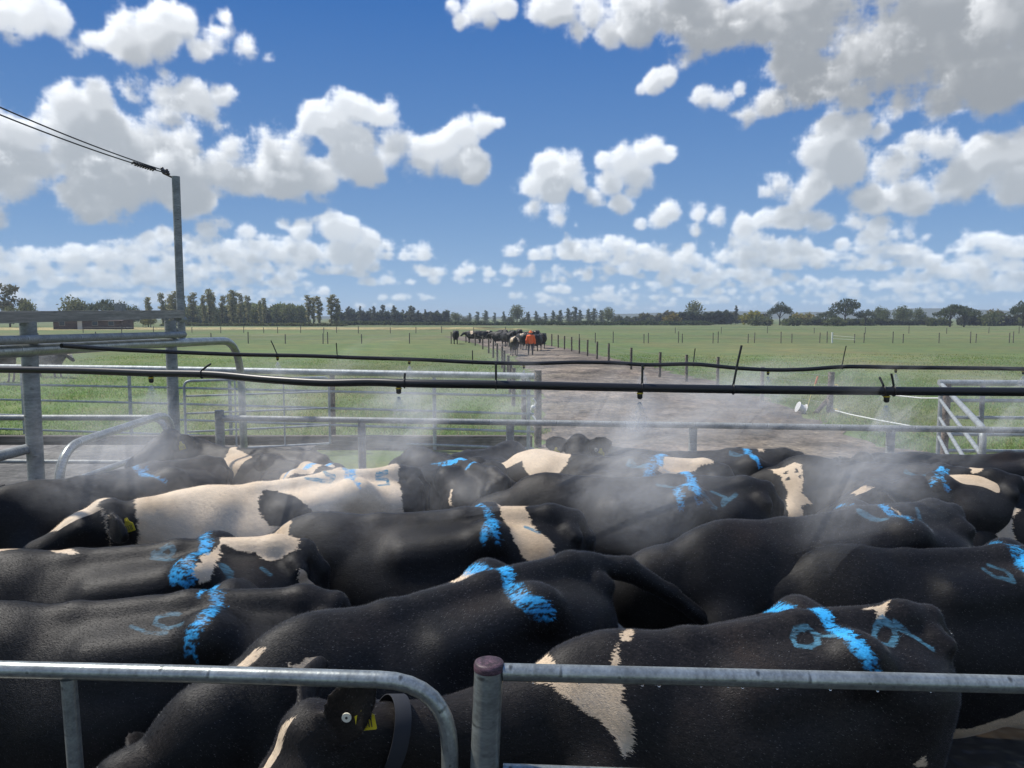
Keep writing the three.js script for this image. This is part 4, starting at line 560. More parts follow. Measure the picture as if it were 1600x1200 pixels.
const wornWood = new THREE.MeshStandardMaterial({ name: 'weathered_wood', map: gritB, color: new THREE.Color().setRGB(0.34, 0.305, 0.27), roughness: 0.9, bumpMap: gritB, bumpScale: 0.01 });
const rusty = new THREE.MeshStandardMaterial({ name: 'rusty_steel', map: gritB, color: new THREE.Color().setRGB(0.36, 0.29, 0.24), roughness: 0.75, metalness: 0.2 });
const V = (x, y, z) => new THREE.Vector3(x, y, z);
// a pipe through points, corners turned on the given radius, ends closed; uv runs in metres
function pipe(pts, r, bend = 0, seg = 18) {
  const path = [];
  pts.forEach((p, i) => {
    if (!bend || i === 0 || i === pts.length - 1) { path.push(p.clone()); return; }
    const a = pts[i - 1], c = pts[i + 1], da = a.clone().sub(p), dc = c.clone().sub(p), la = Math.min(bend, da.length() * 0.48), lc = Math.min(bend, dc.length() * 0.48);
    if (da.angleTo(dc) > 3.0) { path.push(p.clone()); return; }
    const A = p.clone().addScaledVector(da.normalize(), la), C = p.clone().addScaledVector(dc.normalize(), lc);
    for (let k = 0; k <= 8; k++) { const t = k / 8; path.push(A.clone().multiplyScalar((1 - t) * (1 - t)).addScaledVector(p, 2 * t * (1 - t)).addScaledVector(C, t * t)); }
  });
  const pos = [], uv = [], idx = []; let up = null, len = 0;
  for (let i = 0; i < path.length; i++) {
    const t = (i === 0 ? path[1].clone().sub(path[0]) : i === path.length - 1 ? path[i].clone().sub(path[i - 1]) : path[i + 1].clone().sub(path[i - 1])).normalize();
    if (!up) up = Math.abs(t.y) > 0.9 ? V(0, 0, 1) : V(0, 1, 0); const s = V(0, 0, 0).crossVectors(t, up).normalize(); up = V(0, 0, 0).crossVectors(s, t).normalize();
    if (i) len += path[i].distanceTo(path[i - 1]);
    for (let k = 0; k <= seg; k++) { const a = k / seg * 2 * Math.PI, c = Math.cos(a) * r, d = Math.sin(a) * r; pos.push(path[i].x + s.x * c + up.x * d, path[i].y + s.y * c + up.y * d, path[i].z + s.z * c + up.z * d); uv.push(len * 1.4, k / seg * 0.5); }
  }
  for (let i = 0; i < path.length - 1; i++) for (let k = 0; k < seg; k++) { const a = i * (seg + 1) + k, b = a + seg + 1; idx.push(a, a + 1, b, a + 1, b + 1, b); }
  const g = new THREE.BufferGeometry(); g.setAttribute('position', new THREE.Float32BufferAttribute(pos, 3)); g.setAttribute('uv', new THREE.Float32BufferAttribute(uv, 2)); g.setIndex(idx); g.computeVertexNormals();
  { const N = g.attributes.normal; for (let i = 0; i < path.length; i++) { const a = i * (seg + 1), b = a + seg; const x = (N.getX(a) + N.getX(b)), y = N.getY(a) + N.getY(b), z = N.getZ(a) + N.getZ(b), l = Math.hypot(x, y, z) || 1; N.setXYZ(a, x / l, y / l, z / l); N.setXYZ(b, x / l, y / l, z / l); } }
  const caps = []; for (const [e, n] of [[0, 1], [path.length - 1, path.length - 2]]) { const c = new THREE.CircleGeometry(r * 0.995, seg); c.lookAt(path[e].clone().sub(path[n])); c.translate(path[e].x, path[e].y, path[e].z); caps.push(c); }
  return mergeGeometries([g, ...caps]);
}
function thing(name, label, category, group) { const o = new THREE.Group(); o.name = numbered(name); scene.add(o); return tag(o, label, category, group); }
const F0 = YARD; // the yard floor

// near rails, in front of the cattle
{ const t = thing('curved_rail', 'galvanised near rail with rounded right end, left of the front post', 'rail');
  const z = (px) => lerp(2.24, 2.19, (px + 100) / 800), P = (px, py) => at(px, py, z(px));
  const end = P(702, 1130); mesh('rail', pipe([P(-120, 1043), P(300, 1053), at(702, 1065, 2.19), V(end.x, F0, end.z)], 0.0252, 0.21, 26), galv, t);
  const u = P(107, 1055); mesh('upright', pipe([V(u.x, u.y - 0.01, u.z), V(u.x + 0.035, F0, u.z)], 0.0225, 0, 20), galv, t);
  const u2 = P(-90, 1048); mesh('upright', pipe([V(u2.x - 0.3, u2.y - 0.01, u2.z), V(u2.x - 0.3, F0, u2.z)], 0.0225, 0, 20), galv, t); }
{ const t = thing('front_rail_fence', 'galvanised front post with purple-brown cap and long rail running right', 'rail fence');
  const c = at(764, 1040, 2.17), b = at(757, 1200, 2.17), foot = V(c.x - (c.y - F0) * 0.045, F0, c.z);
  mesh('post', pipe([V(c.x, c.y - 0.002, c.z), foot], 0.0425, 0, 36), galv, t);
  const lid = new THREE.LatheGeometry([[0, 0.010], [0.034, 0.009], [0.0425, 0.005], [0.0445, -0.004], [0.0445, -0.017], [0.0417, -0.019]].map((p) => new THREE.Vector2(...p)), 36); const cap = mesh('post_cap', lid, new THREE.MeshStandardMaterial({ name: 'painted_cap', map: gritB, color: new THREE.Color().setRGB(0.15, 0.085, 0.12), roughness: 0.55 }), t); cap.position.set(c.x, c.y + 0.006, c.z);
  mesh('rail', pipe([at(786, 1050, 2.17), at(1700, 1072, 2.12)], 0.0252, 0, 26), galv, t); mesh('rail', pipe([at(786, 1206, 2.17), at(1700, 1240, 2.12)], 0.0235, 0, 20), galv, t);
  const p2 = at(1720, 1050, 2.12); mesh('post', pipe([p2, V(p2.x, F0, p2.z)], 0.0425, 0, 30), galv, t);
  // beads of water hanging under the rail
  const R = rng(12), drop = new THREE.SphereGeometry(0.0042, 10, 8); drop.scale(1, 1.25, 1); const wet = new THREE.MeshPhysicalMaterial({ name: 'water', color: 0xffffff, roughness: 0.02, transmission: 1, thickness: 0.01, ior: 1.33 });
  for (const px of [833, 905, 1004, 1030, 1096, 1138, 1161, 1298, 1215, 1372, 1455]) { const p = at(px, lerp(1050, 1069, (px - 786) / 814), lerp(2.17, 2.126, (px - 786) / 814)); const m = mesh('water_bead', drop, wet, t);  m.position.set(p.x, p.y - 0.028, p.z); m.scale.setScalar(0.7 + 0.6 * R()); } }
// the rail behind the herd
{ const t = thing('back_rail_fence', 'grey steel rail fence closing the yard behind the herd', 'rail fence');
  const zz = (px) => lerp(8.45, 7.5, (px - 343) / 1257), A = at(343, 653, zz(343)), B = at(1700, 674, zz(1700));
  mesh('rail', pipe([A, B], 0.032, 0, 18), galvDull, t); mesh('rail', pipe([V(A.x, 0.85, A.z), V(B.x, 0.85, B.z)], 0.028, 0, 14), galvDull, t);
  for (const [px, up] of [[343, 0.09], [565, 0.0], [797, 0], [1083, 0], [1392, 0], [1660, 0]]) { const p = at(px, lerp(653, 674, (px - 343) / 1357), zz(px)); mesh('post', pipe([V(p.x, p.y + up - 0.005, p.z - 0.0), V(p.x, F0, p.z)], up ? 0.050 : 0.043, 0, 20), galvDull, t); } }
// the long pipe fence along the grass
const FZ = (px) => lerp(17, 14.4, px / 835);
{ const t = thing('pipe_fence', 'long steel pipe fence with thick top pipe along the grass at left', 'pipe fence');
  const P = (px, h) => { const z = FZ(px); return V((px - 800) / 1200 * z * 1.0, h, -z); };
  mesh('top_pipe', pipe([P(-120, 1.50), P(205, 1.515), P(835, 1.50)], 0.062, 0, 20), galvPale, t);
  for (const h of [1.12, 0.78, 0.44, 0.12]) mesh('rail', pipe([P(-120, h), P(260, h), P(835, h)], 0.024, 0, 12), galvPale, t);
  for (const px of [-60, 32, 200, 357, 518, 678, 826]) mesh('upright', pipe([P(px, 1.48), P(px, 0.02)], px === 518 ? 0.055 : 0.036, 0, 14), px === 518 ? rusty : galvPale, t); }
{ const t = thing('field_gate', 'grey tube gate hung on the rusty upright of the long pipe fence', 'gate');
  const a = at(516, 600, 14.9), b = at(285, 600, 14.0), P = (f, h) => V(lerp(a.x, b.x, f), h, lerp(a.z, b.z, f));
  mesh('frame', pipe([P(0.01, 0.14), P(0.01, 1.44), P(0.99, 1.44), P(0.99, 0.14), P(0.02, 0.14)], 0.024, 0.12, 12), galvPale, t);
  for (const h of [1.16, 0.84, 0.50]) mesh('rail', pipe([P(0.01, h), P(0.99, h)], 0.019, 0, 10), galvPale, t);
  for (const f of [0.33, 0.66]) mesh('upright', pipe([P(f, 0.14), P(f, 1.44)], 0.016, 0, 10), galvPale, t); }
// the frame of the side race at the left
{ const t = thing('race_frame', 'heavy steel post frame with square top beam and bent pipe at the left', 'steel frame');
  const X = -3.77;
  for (const z of [-6.0, -8.5]) mesh('post', pipe([V(X, 2.565, z), V(X, F0, z)], 0.060, 0, 28), galvDull, t);
  const bm = new THREE.BoxGeometry(0.09, 0.088, 4.7); const b = mesh('beam', bm, new THREE.MeshStandardMaterial({ name: 'stained_steel', map: galvTex, color: new THREE.Color().setRGB(0.50, 0.47, 0.43), roughness: 0.65, metalness: 0.25 }), t); b.position.set(X, 2.61, -6.42); b.rotation.x = 0.012;
  const stub = mesh('stub', new THREE.BoxGeometry(0.075, 0.085, 0.075), galvDull, t); stub.position.set(X, 2.69, -7.42);
  mesh('pipe', pipe([V(X + 0.095, 2.445, -4.2), V(X + 0.095, 2.41, -8.62)], 0.034, 0, 18), galvDull, t);
  mesh('bent_pipe', pipe([V(X + 0.03, 2.36, -4.2), V(X + 0.03, 2.335, -7.5), V(X + 0.03, 2.29, -10.55), V(X + 0.03, F0, -10.62)], 0.050, 0.62, 22), galv, t);
  mesh('stay', pipe([V(X + 0.02, 2.52, -8.50), V(X + 0.02, 2.30, -8.88)], 0.02, 0, 12), galvDull, t);
  const a = at(-60, 728, 5.2), c = at(50, 697, 6.1); mesh('low_pipe', pipe([a, V(X - 0.04, c.y, -6.0)], 0.040, 0, 16), galvDull, t); }
{ const t = thing('low_hoop_rail', 'low bent hoop rail beside the thick left post', 'hoop rail'); const X = -3.62;
  mesh('hoop', pipe([V(X, F0, -6.02), V(X, 1.555, -6.05), V(X, 1.60, -8.12), V(X, F0, -8.15)], 0.036, 0.34, 20), galv, t); mesh('rail', pipe([V(X, 1.255, -6.1), V(X, 1.24, -8.1)], 0.028, 0, 16), galv, t); }
{ const t = thing('low_hoop_rail', 'straight hoop rail crossing behind the two thick left posts', 'hoop rail');
  mesh('hoop', pipe([V(-7.4, 1.35, -9.55), V(-4.24, 1.375, -9.35), V(-4.22, F0, -9.34)], 0.036, 0.24, 18), galvDull, t); mesh('rail', pipe([V(-7.4, 0.80, -9.55), V(-4.26, 0.82, -9.35)], 0.026, 0, 14), galvDull, t); }
// the right-hand gate and its fence
{ const t = thing('yard_gate', 'open galvanised gate slanting back to the right-hand fence', 'gate');
  const a = V(7.18, 0, -12.8), b = V(4.72, 0, -7.62), P = (f, h) => V(lerp(a.x, b.x, f), h, lerp(a.z, b.z, f));
  mesh('frame', pipe([P(0, 0.22), P(0, 1.49), P(1, 1.49), P(1, 0.22), P(0.01, 0.22)], 0.034, 0.20, 18), galvPale, t);
  for (const h of [1.22, 0.92, 0.60]) mesh('rail', pipe([P(0.005, h), P(0.995, h)], 0.025, 0, 14), galvPale, t); }
{ const t = thing('pipe_fence', 'pale steel pipe fence at the right edge behind the open gate', 'pipe fence');
  const P = (x, h) => V(x, h, -12.95 + (x - 7.2) * 0.05);
  mesh('top_pipe', pipe([P(7.22, 1.50), P(11.5, 1.50)], 0.052, 0, 18), galvPale, t);
  for (const h of [1.20, 0.91, 0.62, 0.34]) mesh('rail', pipe([P(7.3, h), P(11.5, h)], 0.030, 0, 12), galvPale, t);
  for (const [x, r, m] of [[7.36, 0.065, rusty], [7.95, 0.04, galvDull], [10.4, 0.05, galvPale]]) mesh('upright', pipe([P(x, 1.49), P(x, 0)], r, 0, 16), m, t); }
// the power pole with its two cables
{ const t = thing('power_pole', 'slim grey pole with insulators standing at the end of the steel beam', 'pole'); const c = V(-3.83, 0, -8.92);
  mesh('pole', pipe([V(c.x, 2.26, c.z), V(c.x, 4.20, c.z)], 0.044, 0, 24), galvDull, t);
  mesh('coupling', pipe([V(c.x + 0.02, 2.575, c.z - 0.03), V(c.x + 0.055, 2.585, c.z + 0.20)], 0.036, 0, 18), galvDull, t);
  const top = V(c.x, 4.17, c.z), bolt = pipe([top, V(c.x - 0.13, 4.23, c.z + 0.03)], 0.010, 0, 10); mesh('bracket', bolt, rusty, t);
  for (const [dx, dy] of [[-0.085, 0.055], [-0.135, 0.075]]) { const g = new THREE.LatheGeometry([[0.004, -0.045], [0.024, -0.042], [0.03, -0.03], [0.018, -0.018], [0.030, -0.004], [0.030, 0.006], [0.018, 0.016], [0.026, 0.03], [0.014, 0.045], [0, 0.047]].map((p) => new THREE.Vector2(...p)), 16); const m = mesh('insulator', g, std(0.06, 0.045, 0.04, 0.35), t); m.position.set(c.x + dx, 4.19 + dy, c.z + 0.02); m.rotation.z = 0.35; m.scale.setScalar(0.78); } }
for (const [a, b, label] of [[[262, 268], [-40, 150], 'upper thin overhead cable running up left from the pole'], [[262, 271], [-40, 163], 'lower overhead cable with twisted grip running up left from the pole']]) {
  const t = thing('overhead_cable', label, 'cable'); const A = at(a[0], a[1], 8.9), B = at(b[0], b[1], 5.9), pts = []; for (let i = 0; i <= 24; i++) { const f = i / 24, p = A.clone().lerp(B, f); p.y -= 0.03 * 4 * f * (1 - f); pts.push(p); }
  mesh('cable', pipe(pts, 0.0065, 0, 8), poly, t);
  if (a[1] === 271) { const q = []; for (let i = 0; i <= 60; i++) { const f = 0.10 + 0.15 * i / 60, p = A.clone().lerp(B, f); p.y -= 0.03 * 4 * f * (1 - f); p.x += 0.014 * Math.cos(i * 0.9); p.y += 0.016 * Math.sin(i * 0.9); q.push(p); } mesh('twisted_grip', pipe(q, 0.008, 0, 8), poly, t); } }

// ---------------------------------------------------------------- sprinkler lines and their spray
const ringYellow = std(0.62, 0.45, 0.03, 0.4);
function sprinklerLine(label, pts, r, nozzles, ties) {
  const t = thing('sprinkler_line', label, 'pipe');
  const P = pts.map(([x, y, d]) => at(x, y, d)), curve = new THREE.CatmullRomCurve3(P, false, 'centripetal'); mesh('pipe', pipe(curve.getPoints(120), r, 0, 18), poly, t);
  const many = curve.getPoints(1500), find = (px) => { let best = null, bd = 1e9; for (const p of many) { const q = 800 + 1200 * p.x / (-p.z * CP - (p.y - EYE) * SP); if (Math.abs(q - px) < bd) { bd = Math.abs(q - px); best = p; } } return best; };
  const out = [];
  for (const px of nozzles) { const p = find(px);
    const g = new THREE.LatheGeometry([[0.0, 0.0], [0.012, 0], [0.012, -0.010], [0.0135, -0.012], [0.0135, -0.030], [0.009, -0.036], [0.003, -0.038], [0, -0.038]].map((q) => new THREE.Vector2(q[0] * r / 0.021, q[1] * r / 0.021)), 16); const n = mesh('nozzle', g, poly, t); n.position.set(p.x, p.y - r * 0.9, p.z);
    const k = new THREE.TorusGeometry(0.0135 * r / 0.021, 0.0035, 8, 18); k.rotateX(Math.PI / 2); mesh('nozzle_ring', k, ringYellow, n).position.y = -0.008; out.push(V(p.x, p.y - r - 0.038 * r / 0.021, p.z)); }
  for (const [px, dx, len] of ties) { const p = find(px), loop = new THREE.TorusGeometry(r + 0.003, 0.0035, 6, 20); loop.rotateY(Math.PI / 2); loop.translate(p.x, p.y, p.z); const tail = pipe([V(p.x, p.y + r, p.z), V(p.x + dx * 0.55, p.y + r + len * 0.6, p.z), V(p.x + dx, p.y + r + len, p.z)], 0.0055 * Math.min(1, r / 0.02), 0.02, 8); mesh('cable_tie', mergeGeometries([loop.toNonIndexed(), tail.toNonIndexed()]), poly, t); }
  return out;
}
const near = sprinklerLine('thick black sprinkler pipe sagging across just above the herd', [[-80, 577, 4.9], [120, 579, 4.5], [235, 583, 4.3], [330, 585, 4.15], [420, 593, 4.0], [510, 598, 3.9], [580, 597, 3.85], [640, 599, 3.8], [775, 601, 3.75], [1000, 606, 3.7], [1200, 609, 3.65], [1400, 611, 3.6], [1720, 613, 3.5]], 0.0205, [236, 623, 1000, 1386], [[775, 0, 0.085], [1003, 0, 0.09], [1146, 0.035, 0.19], [1380, -0.022, 0.045], [1396, -0.015, 0.062], [632, 0.003, 0.03], [316, 0.05, 0.035]]);
const far = sprinklerLine('thinner black sprinkler pipe further back, above the rear rail', [[96, 540, 6.1], [180, 546, 6.6], [270, 550, 7.0], [375, 554, 7.2], [480, 556, 7.3], [560, 559, 7.35], [660, 562, 7.4], [740, 566, 7.4], [830, 568, 7.4], [900, 566, 7.4], [960, 567, 7.35], [1010, 570, 7.3], [1084, 569, 7.25], [1150, 575, 7.2], [1210, 578, 7.15], [1260, 577, 7.1], [1320, 573, 7.05], [1400, 574, 7.0], [1500, 575, 6.95], [1700, 578, 6.9]], 0.0185, [433, 640, 819, 1005, 1200, 1400, 1599], [[432, -0.05, 0.12], [527, -0.006, 0.115], [738, 0, 0.095], [1084, 0.012, 0.13], [1316, 0.03, 0.175]]);
const dropMat = new THREE.MeshStandardMaterial({ name: 'water_droplets', color: new THREE.Color(0.96, 0.97, 0.98), roughness: 1, transparent: true, opacity: 0.05, depthWrite: false });
const jetMat = dropMat.clone(); jetMat.name = 'water_jet'; jetMat.opacity = 0.29;
const TET = [[1, 1, 1], [1, -1, -1], [-1, 1, -1], [-1, -1, 1]];
function droplets(label, n, place, r0, r1, seed, jet) {
  const R = rng(seed), pos = new Float32Array(n * 12), idx = new Uint32Array(n * 12);
  for (let i = 0; i < n; i++) { const p = place(R), s = (r0 + (r1 - r0) * R()) / 1.732, a = R() * 6.28, c = Math.cos(a), d = Math.sin(a); for (let k = 0; k < 4; k++) { const t = TET[k]; pos[i * 12 + k * 3] = p[0] + s * (t[0] * c - t[2] * d); pos[i * 12 + k * 3 + 1] = p[1] + s * t[1]; pos[i * 12 + k * 3 + 2] = p[2] + s * (t[0] * d + t[2] * c); } const o = i * 4; idx.set([o, o + 1, o + 2, o, o + 3, o + 1, o, o + 2, o + 3, o + 1, o + 3, o + 2], i * 12); }
  const g = new THREE.BufferGeometry(); g.setAttribute('position', new THREE.BufferAttribute(pos, 3)); g.setIndex(new THREE.BufferAttribute(idx, 1)); g.computeVertexNormals();
  if (jet) return mesh('spray_jet', g, jetMat, jet);
  const m = mesh('water_spray', g, dropMat); return tag(m, label, 'water spray', undefined, 'stuff');
}
const gauss = (R) => (R() + R() + R() + R() - 2) * 0.87;
const jet = (nz, scale) => (R) => { const t = 0.012 + 0.135 * Math.pow(R(), 1.25), a = R() * 6.283, q = Math.sqrt(R()) * 0.55 * t * (0.8 + 0.4 * R()); return [nz.x + Math.cos(a) * q * scale, nz.y - t * scale, nz.z + Math.sin(a) * q * scale]; };
// drifting spray: each plume is many small curved billows of droplets, thin towards their edges
const billowTex = (() => { const W = 512, d = new Uint8Array(W * W * 4); for (let y = 0; y < W; y++) for (let x = 0; x < W; x++) { const cx = x >> 8, cy = y >> 8, u = (x & 255) / 127.5 - 1, v = (y & 255) / 127.5 - 1, r = Math.hypot(u, v), n = fbm(u * 2.2 + cx * 9, v * 2.6 + cy * 7, 3, 5), k = Math.pow(clamp(1 - r * r - 0.25 * Math.abs(n)), 1.6) * clamp(0.62 + 0.85 * n + 0.15 * noise3(u * 30, v * 30, 2)), o = (y * W + x) * 4; d[o] = d[o + 1] = d[o + 2] = Math.round(255 * clamp(k * 0.66)); d[o + 3] = 255; } const t = new THREE.DataTexture(d, W, W); t.magFilter = THREE.LinearFilter; t.minFilter = THREE.LinearMipmapLinearFilter; t.generateMipmaps = true; t.needsUpdate = true; return t; })();
const billowMat = new THREE.MeshPhysicalMaterial({ name: 'drifting_spray', color: new THREE.Color(0.97, 0.98, 1.0), roughness: 1, specularIntensity: 0, transparent: true, opacity: 0.28, alphaMap: billowTex, side: THREE.DoubleSide, transmission: 0.5, thickness: 0, depthWrite: false });
function billows(label, list, seed) { // list of [x, y, z, width, height]
  const R = rng(seed), pos = [], uv = [], idx = [], M = new THREE.Matrix4(), E = new THREE.Euler(), p = V(0, 0, 0), q = V(0, 0, 0);
  for (const [x, y, z, w, h] of list) { for (let k = 0; k < 200; k++) { E.set((R() - 0.5) * 2.6, (R() - 0.5) * 2.4, (R() - 0.5) * 0.7); M.makeRotationFromEuler(E); q.setFromMatrixColumn(M, 2); if (Math.abs(q.dot(SUN)) > 0.5 && Math.abs(q.z) > 0.6) break; } M.setPosition(x, y, z); const cu = R() < 0.5 ? 0 : 0.5, cv = R() < 0.5 ? 0 : 0.5, b = (R() - 0.5) * 0.16 * w, o = pos.length / 3;
    for (let j = 0; j <= 4; j++) for (let i = 0; i < 14; i++) { const r = j / 4 * 0.94, u = Math.cos(i / 14 * 6.2832) * r, v = Math.sin(i / 14 * 6.2832) * r; p.set(u * w / 2, v * h / 2, b * (u * u + 0.5 * v * v - 0.5)).applyMatrix4(M); pos.push(p.x, p.y, p.z); uv.push(cu + (u + 1) * 0.25, cv + (v + 1) * 0.25); }
    for (let j = 0; j < 4; j++) for (let i = 0; i < 14; i++) { const a = o + j * 14 + i, a2 = o + j * 14 + (i + 1) % 14; if (j) idx.push(a, a2, a + 14); idx.push(a2, a2 + 14, a + 14); } }
  const g = new THREE.BufferGeometry(); g.setAttribute('position', new THREE.Float32BufferAttribute(pos, 3)); g.setAttribute('uv', new THREE.Float32BufferAttribute(uv, 2)); g.setIndex(idx); g.computeVertexNormals(); return tag(mesh('water_spray', g, billowMat), label, 'water spray', undefined, 'stuff');
}
function plume(nz, scale, drift, reach, n, size, seed) { const R = rng(seed); return Array.from({ length: n }, (_, i) => { const t = Math.pow((i + R()) / n, 0.9), w = 0.02 + 0.42 * t, q = size * (0.28 + 1.0 * t) * (0.8 + 0.4 * R()); return [nz.x + scale * (gauss(R) * w + drift * t * t), Math.max(nz.y - scale * (0.06 + reach * t), 1.42 + q * 0.36), nz.z + scale * gauss(R) * w, q, q * (0.75 + 0.4 * R())]; }); }
const SPRAY_N = ['fine spray fanning down from the leftmost near nozzle', 'fine spray fanning down from the near nozzle left of centre', 'fine spray fanning down from the near nozzle over the lane', 'fine spray fanning down from the near nozzle by the right gate'];
near.forEach((p, i) => { const m = billows(SPRAY_N[i], plume(p, 1, [-0.3, -0.12, 0.10, -0.05][i], 0.52, [12, 12, 13, 11][i], 0.85, 160 + i), 60 + i); droplets('', 1500, jet(p, 1), 0.0012, 0.0021, 80 + i, m).userData.kind = 'stuff'; });
const SPRAY_F = ['faint spray below the rear pipe beside the bent pipe', 'faint spray below the rear pipe left of the lane', 'faint spray below the rear pipe before the wooden strainer post', 'faint spray below the rear pipe over the lane', 'faint spray below the rear pipe at the lane edge', 'faint spray below the rear pipe left of the gate', 'faint spray below the rear pipe at the right edge'];
far.forEach((p, i) => { const m = billows(SPRAY_F[i], plume(p, 1.2, [-0.35, -0.1, 0.1, 0.1, 0.2, 0.1, 0][i], 0.85, [8, 6, 6, 6, 7, 6, 4][i], 0.8, 170 + i), 70 + i); droplets('', 900, jet(p, 1.1), 0.002, 0.003, 110 + i, m).userData.kind = 'stuff'; });
{ const R = rng(90), list = []; while (list.length < 50) { const z = -(5.0 + 5.6 * R()), f = R() * 2 - 1, x = f * (-z * 0.66), y = 1.50 + 0.50 * Math.pow(R(), 1.2), d = 0.35 + 0.45 * (1 - Math.abs(f)) + (f < -0.45 ? 0.4 : 0) + 0.8 * noise3(x * 0.8, z * 0.6, 4); if (x < -1.5 && x > -4.6 && z > -8.0 && z < -5.6) continue; if (R() < d) list.push([x, y, z, 1.3 + 1.2 * R(), 0.55 + 0.45 * R()]); } billows('thin drifting mist hanging over the backs of the herd', list, 91); }

// ---------------------------------------------------------------- wooden posts, fences and small gear in the paddock
function post(t, x, z, h, r, m = wornWood) { const g = pipe([V(x, h, z), V(x + 0.02 * noise3(x * 3, z, 1), 0, z + 0.02 * noise3(z, x, 4))], r, 0, 12); return mesh('post', g, m, t); }
function fence(label, posts, heights, m = wornWood, r = 0.06, wireR = 0.004) {
  const t = thing('wire_fence', label, 'fence');
  posts.forEach(([x, z, h = 1.12, rr = r]) => post(t, x, z, h, rr, m));
  const wm = std(0.30, 0.31, 0.31, 0.5, 0.6);
  for (const h of heights) { const q = posts.map(([x, z]) => V(x + 0.05, h, z)); if (q.length > 1) mesh('wire', pipe(q, wireR, 0, 5), wm, t); }
  return t;
}
const G = (px, py) => { const p = ground(px, py); return [p.x, p.z]; };
fence('wooden post fence along the left side of the dirt lane', [[...G(840, 699), 1.55, 0.075], [...G(818, 668), 1.15], [0.05, -22.5], [-0.05, -26], [-0.15, -30], [-0.35, -34.5], [-0.5, -39], [-0.85, -44], [-1.2, -49.5], [-1.7, -56], [-2.4, -63], [-3.4, -71], [-4.8, -80]], [0.25, 0.5, 0.75, 1.0]);
fence('wooden post fence along the right side of the dirt lane', [[...G(1297, 645), 1.12, 0.085], [...G(1190, 627), 1.08, 0.06], [...G(1121, 604)], [...G(1072, 598)], [...G(1031, 591)], [...G(986, 579)], [...G(951, 567)], [...G(933, 562)], [...G(918, 557)], [...G(905, 553)], [...G(893, 549.5)], [...G(882, 546.5)], [...G(872, 544)], [...G(862, 541.5)]], [0.25, 0.5, 0.75, 1.0]);
const farPosts = (list, y) => list.map((px, i) => [...G(px, y + 0.4 * Math.sin(px)), 1.05 + 0.12 * ((i * 7) % 3 - 1)]);
const darkPost = std(0.15, 0.135, 0.12, 0.9);
fence('dark stake fence crossing the middle of the right paddock', farPosts([905, 930, 958, 1006, 1013, 1060, 1066, 1114, 1122, 1169, 1179, 1220, 1237, 1281, 1292, 1335, 1350, 1395, 1411, 1467, 1516, 1525, 1577, 1583, 1640], 536), [0.45, 0.8], darkPost, 0.045, 0.008);
fence('far stake fence below the trees at right', farPosts([1055, 1127, 1199, 1272, 1352, 1420, 1479, 1545, 1592, 1630], 521), [0.6, 0.95], darkPost, 0.05, 0.012);
fence('dark stake fence crossing the left paddock', farPosts([-20, 60, 150, 230, 330, 388, 446, 505, 512, 565, 640, 705], 537), [0.45, 0.8], darkPost, 0.05, 0.008);
fence('row of low stakes in front of the pale hay strip', farPosts([130, 190, 240, 300, 345, 381, 412, 434, 470, 506, 526, 560, 610, 650, 690, 740, 790], 520.5), [0.6, 0.95], darkPost, 0.06, 0.012);
{ const t = thing('wooden_brace', 'short diagonal wooden brace leaning on the strainer post right of the lane', 'brace'); const a = at(1274, 648, 20.6), b = at(1293, 625, 21.0); mesh('timber', pipe([V(a.x, 0.02, a.z), b], 0.06, 0, 10), wornWood, t); }
for (const [py, label] of [[603, 'upper yellow insulator on the strainer post right of the lane'], [641, 'lower yellow insulator on the strainer post right of the lane']]) { const t = thing('insulator', label, 'insulator'); const p = at(1305, py, 20.95); const g = new THREE.LatheGeometry([[0, -0.09], [0.03, -0.085], [0.05, -0.03], [0.035, 0], [0.05, 0.03], [0.03, 0.085], [0, 0.09]].map((q) => new THREE.Vector2(...q)), 14); g.rotateZ(Math.PI / 2); g.translate(p.x, p.y, p.z); mesh('body', g, ringYellow, t); }
{ const t = thing('wire_reel', 'white wire reel lying in the grass beside the strainer post', 'reel'); const p = at(1252, 643, 20.7); const g = new THREE.LatheGeometry([[0, -0.11], [0.15, -0.11], [0.15, -0.09], [0.10, -0.085], [0.10, 0.085], [0.15, 0.09], [0.15, 0.11], [0, 0.11]].map((q) => new THREE.Vector2(...q)), 24); g.rotateZ(1.2); g.translate(p.x, Math.max(p.y, 0.15), p.z); mesh('drum', g, std(0.62, 0.62, 0.6, 0.5), t);
  const q = []; for (const [x, y] of [[1260, 642], [1267, 618], [1274, 600]]) q.push(at(x, y, 20.6)); mesh('tape', pipe(q, 0.014, 0, 6), std(0.62, 0.52, 0.16, 0.6), t); mesh('gate_handle', pipe([at(1274, 600, 20.6), at(1278, 588, 20.6)], 0.026, 0, 8), std(0.62, 0.20, 0.07, 0.45), t); }
const tapeMat = std(0.72, 0.74, 0.70, 0.6);
{ const t = thing('electric_tape', 'white electric fence tape slanting down right from the strainer post', 'fence tape'); const pts = [[1303, 641, 20.9], [1330, 648, 19.5], [1375, 657, 18], [1430, 667, 16.5], [1490, 676, 15]].map((p) => at(...p)); mesh('tape', pipe(pts, 0.018, 0, 6), tapeMat, t); }
{ const t = thing('electric_tape', 'white electric fence tape sagging across to the rusty gate post', 'fence tape'); const pts = [[1305, 603, 20.9], [1350, 612, 19], [1400, 618, 17], [1440, 622, 15], [1478, 622, 13.2]].map((p) => at(...p)); mesh('tape', pipe(pts, 0.013, 0, 6), tapeMat, t); }
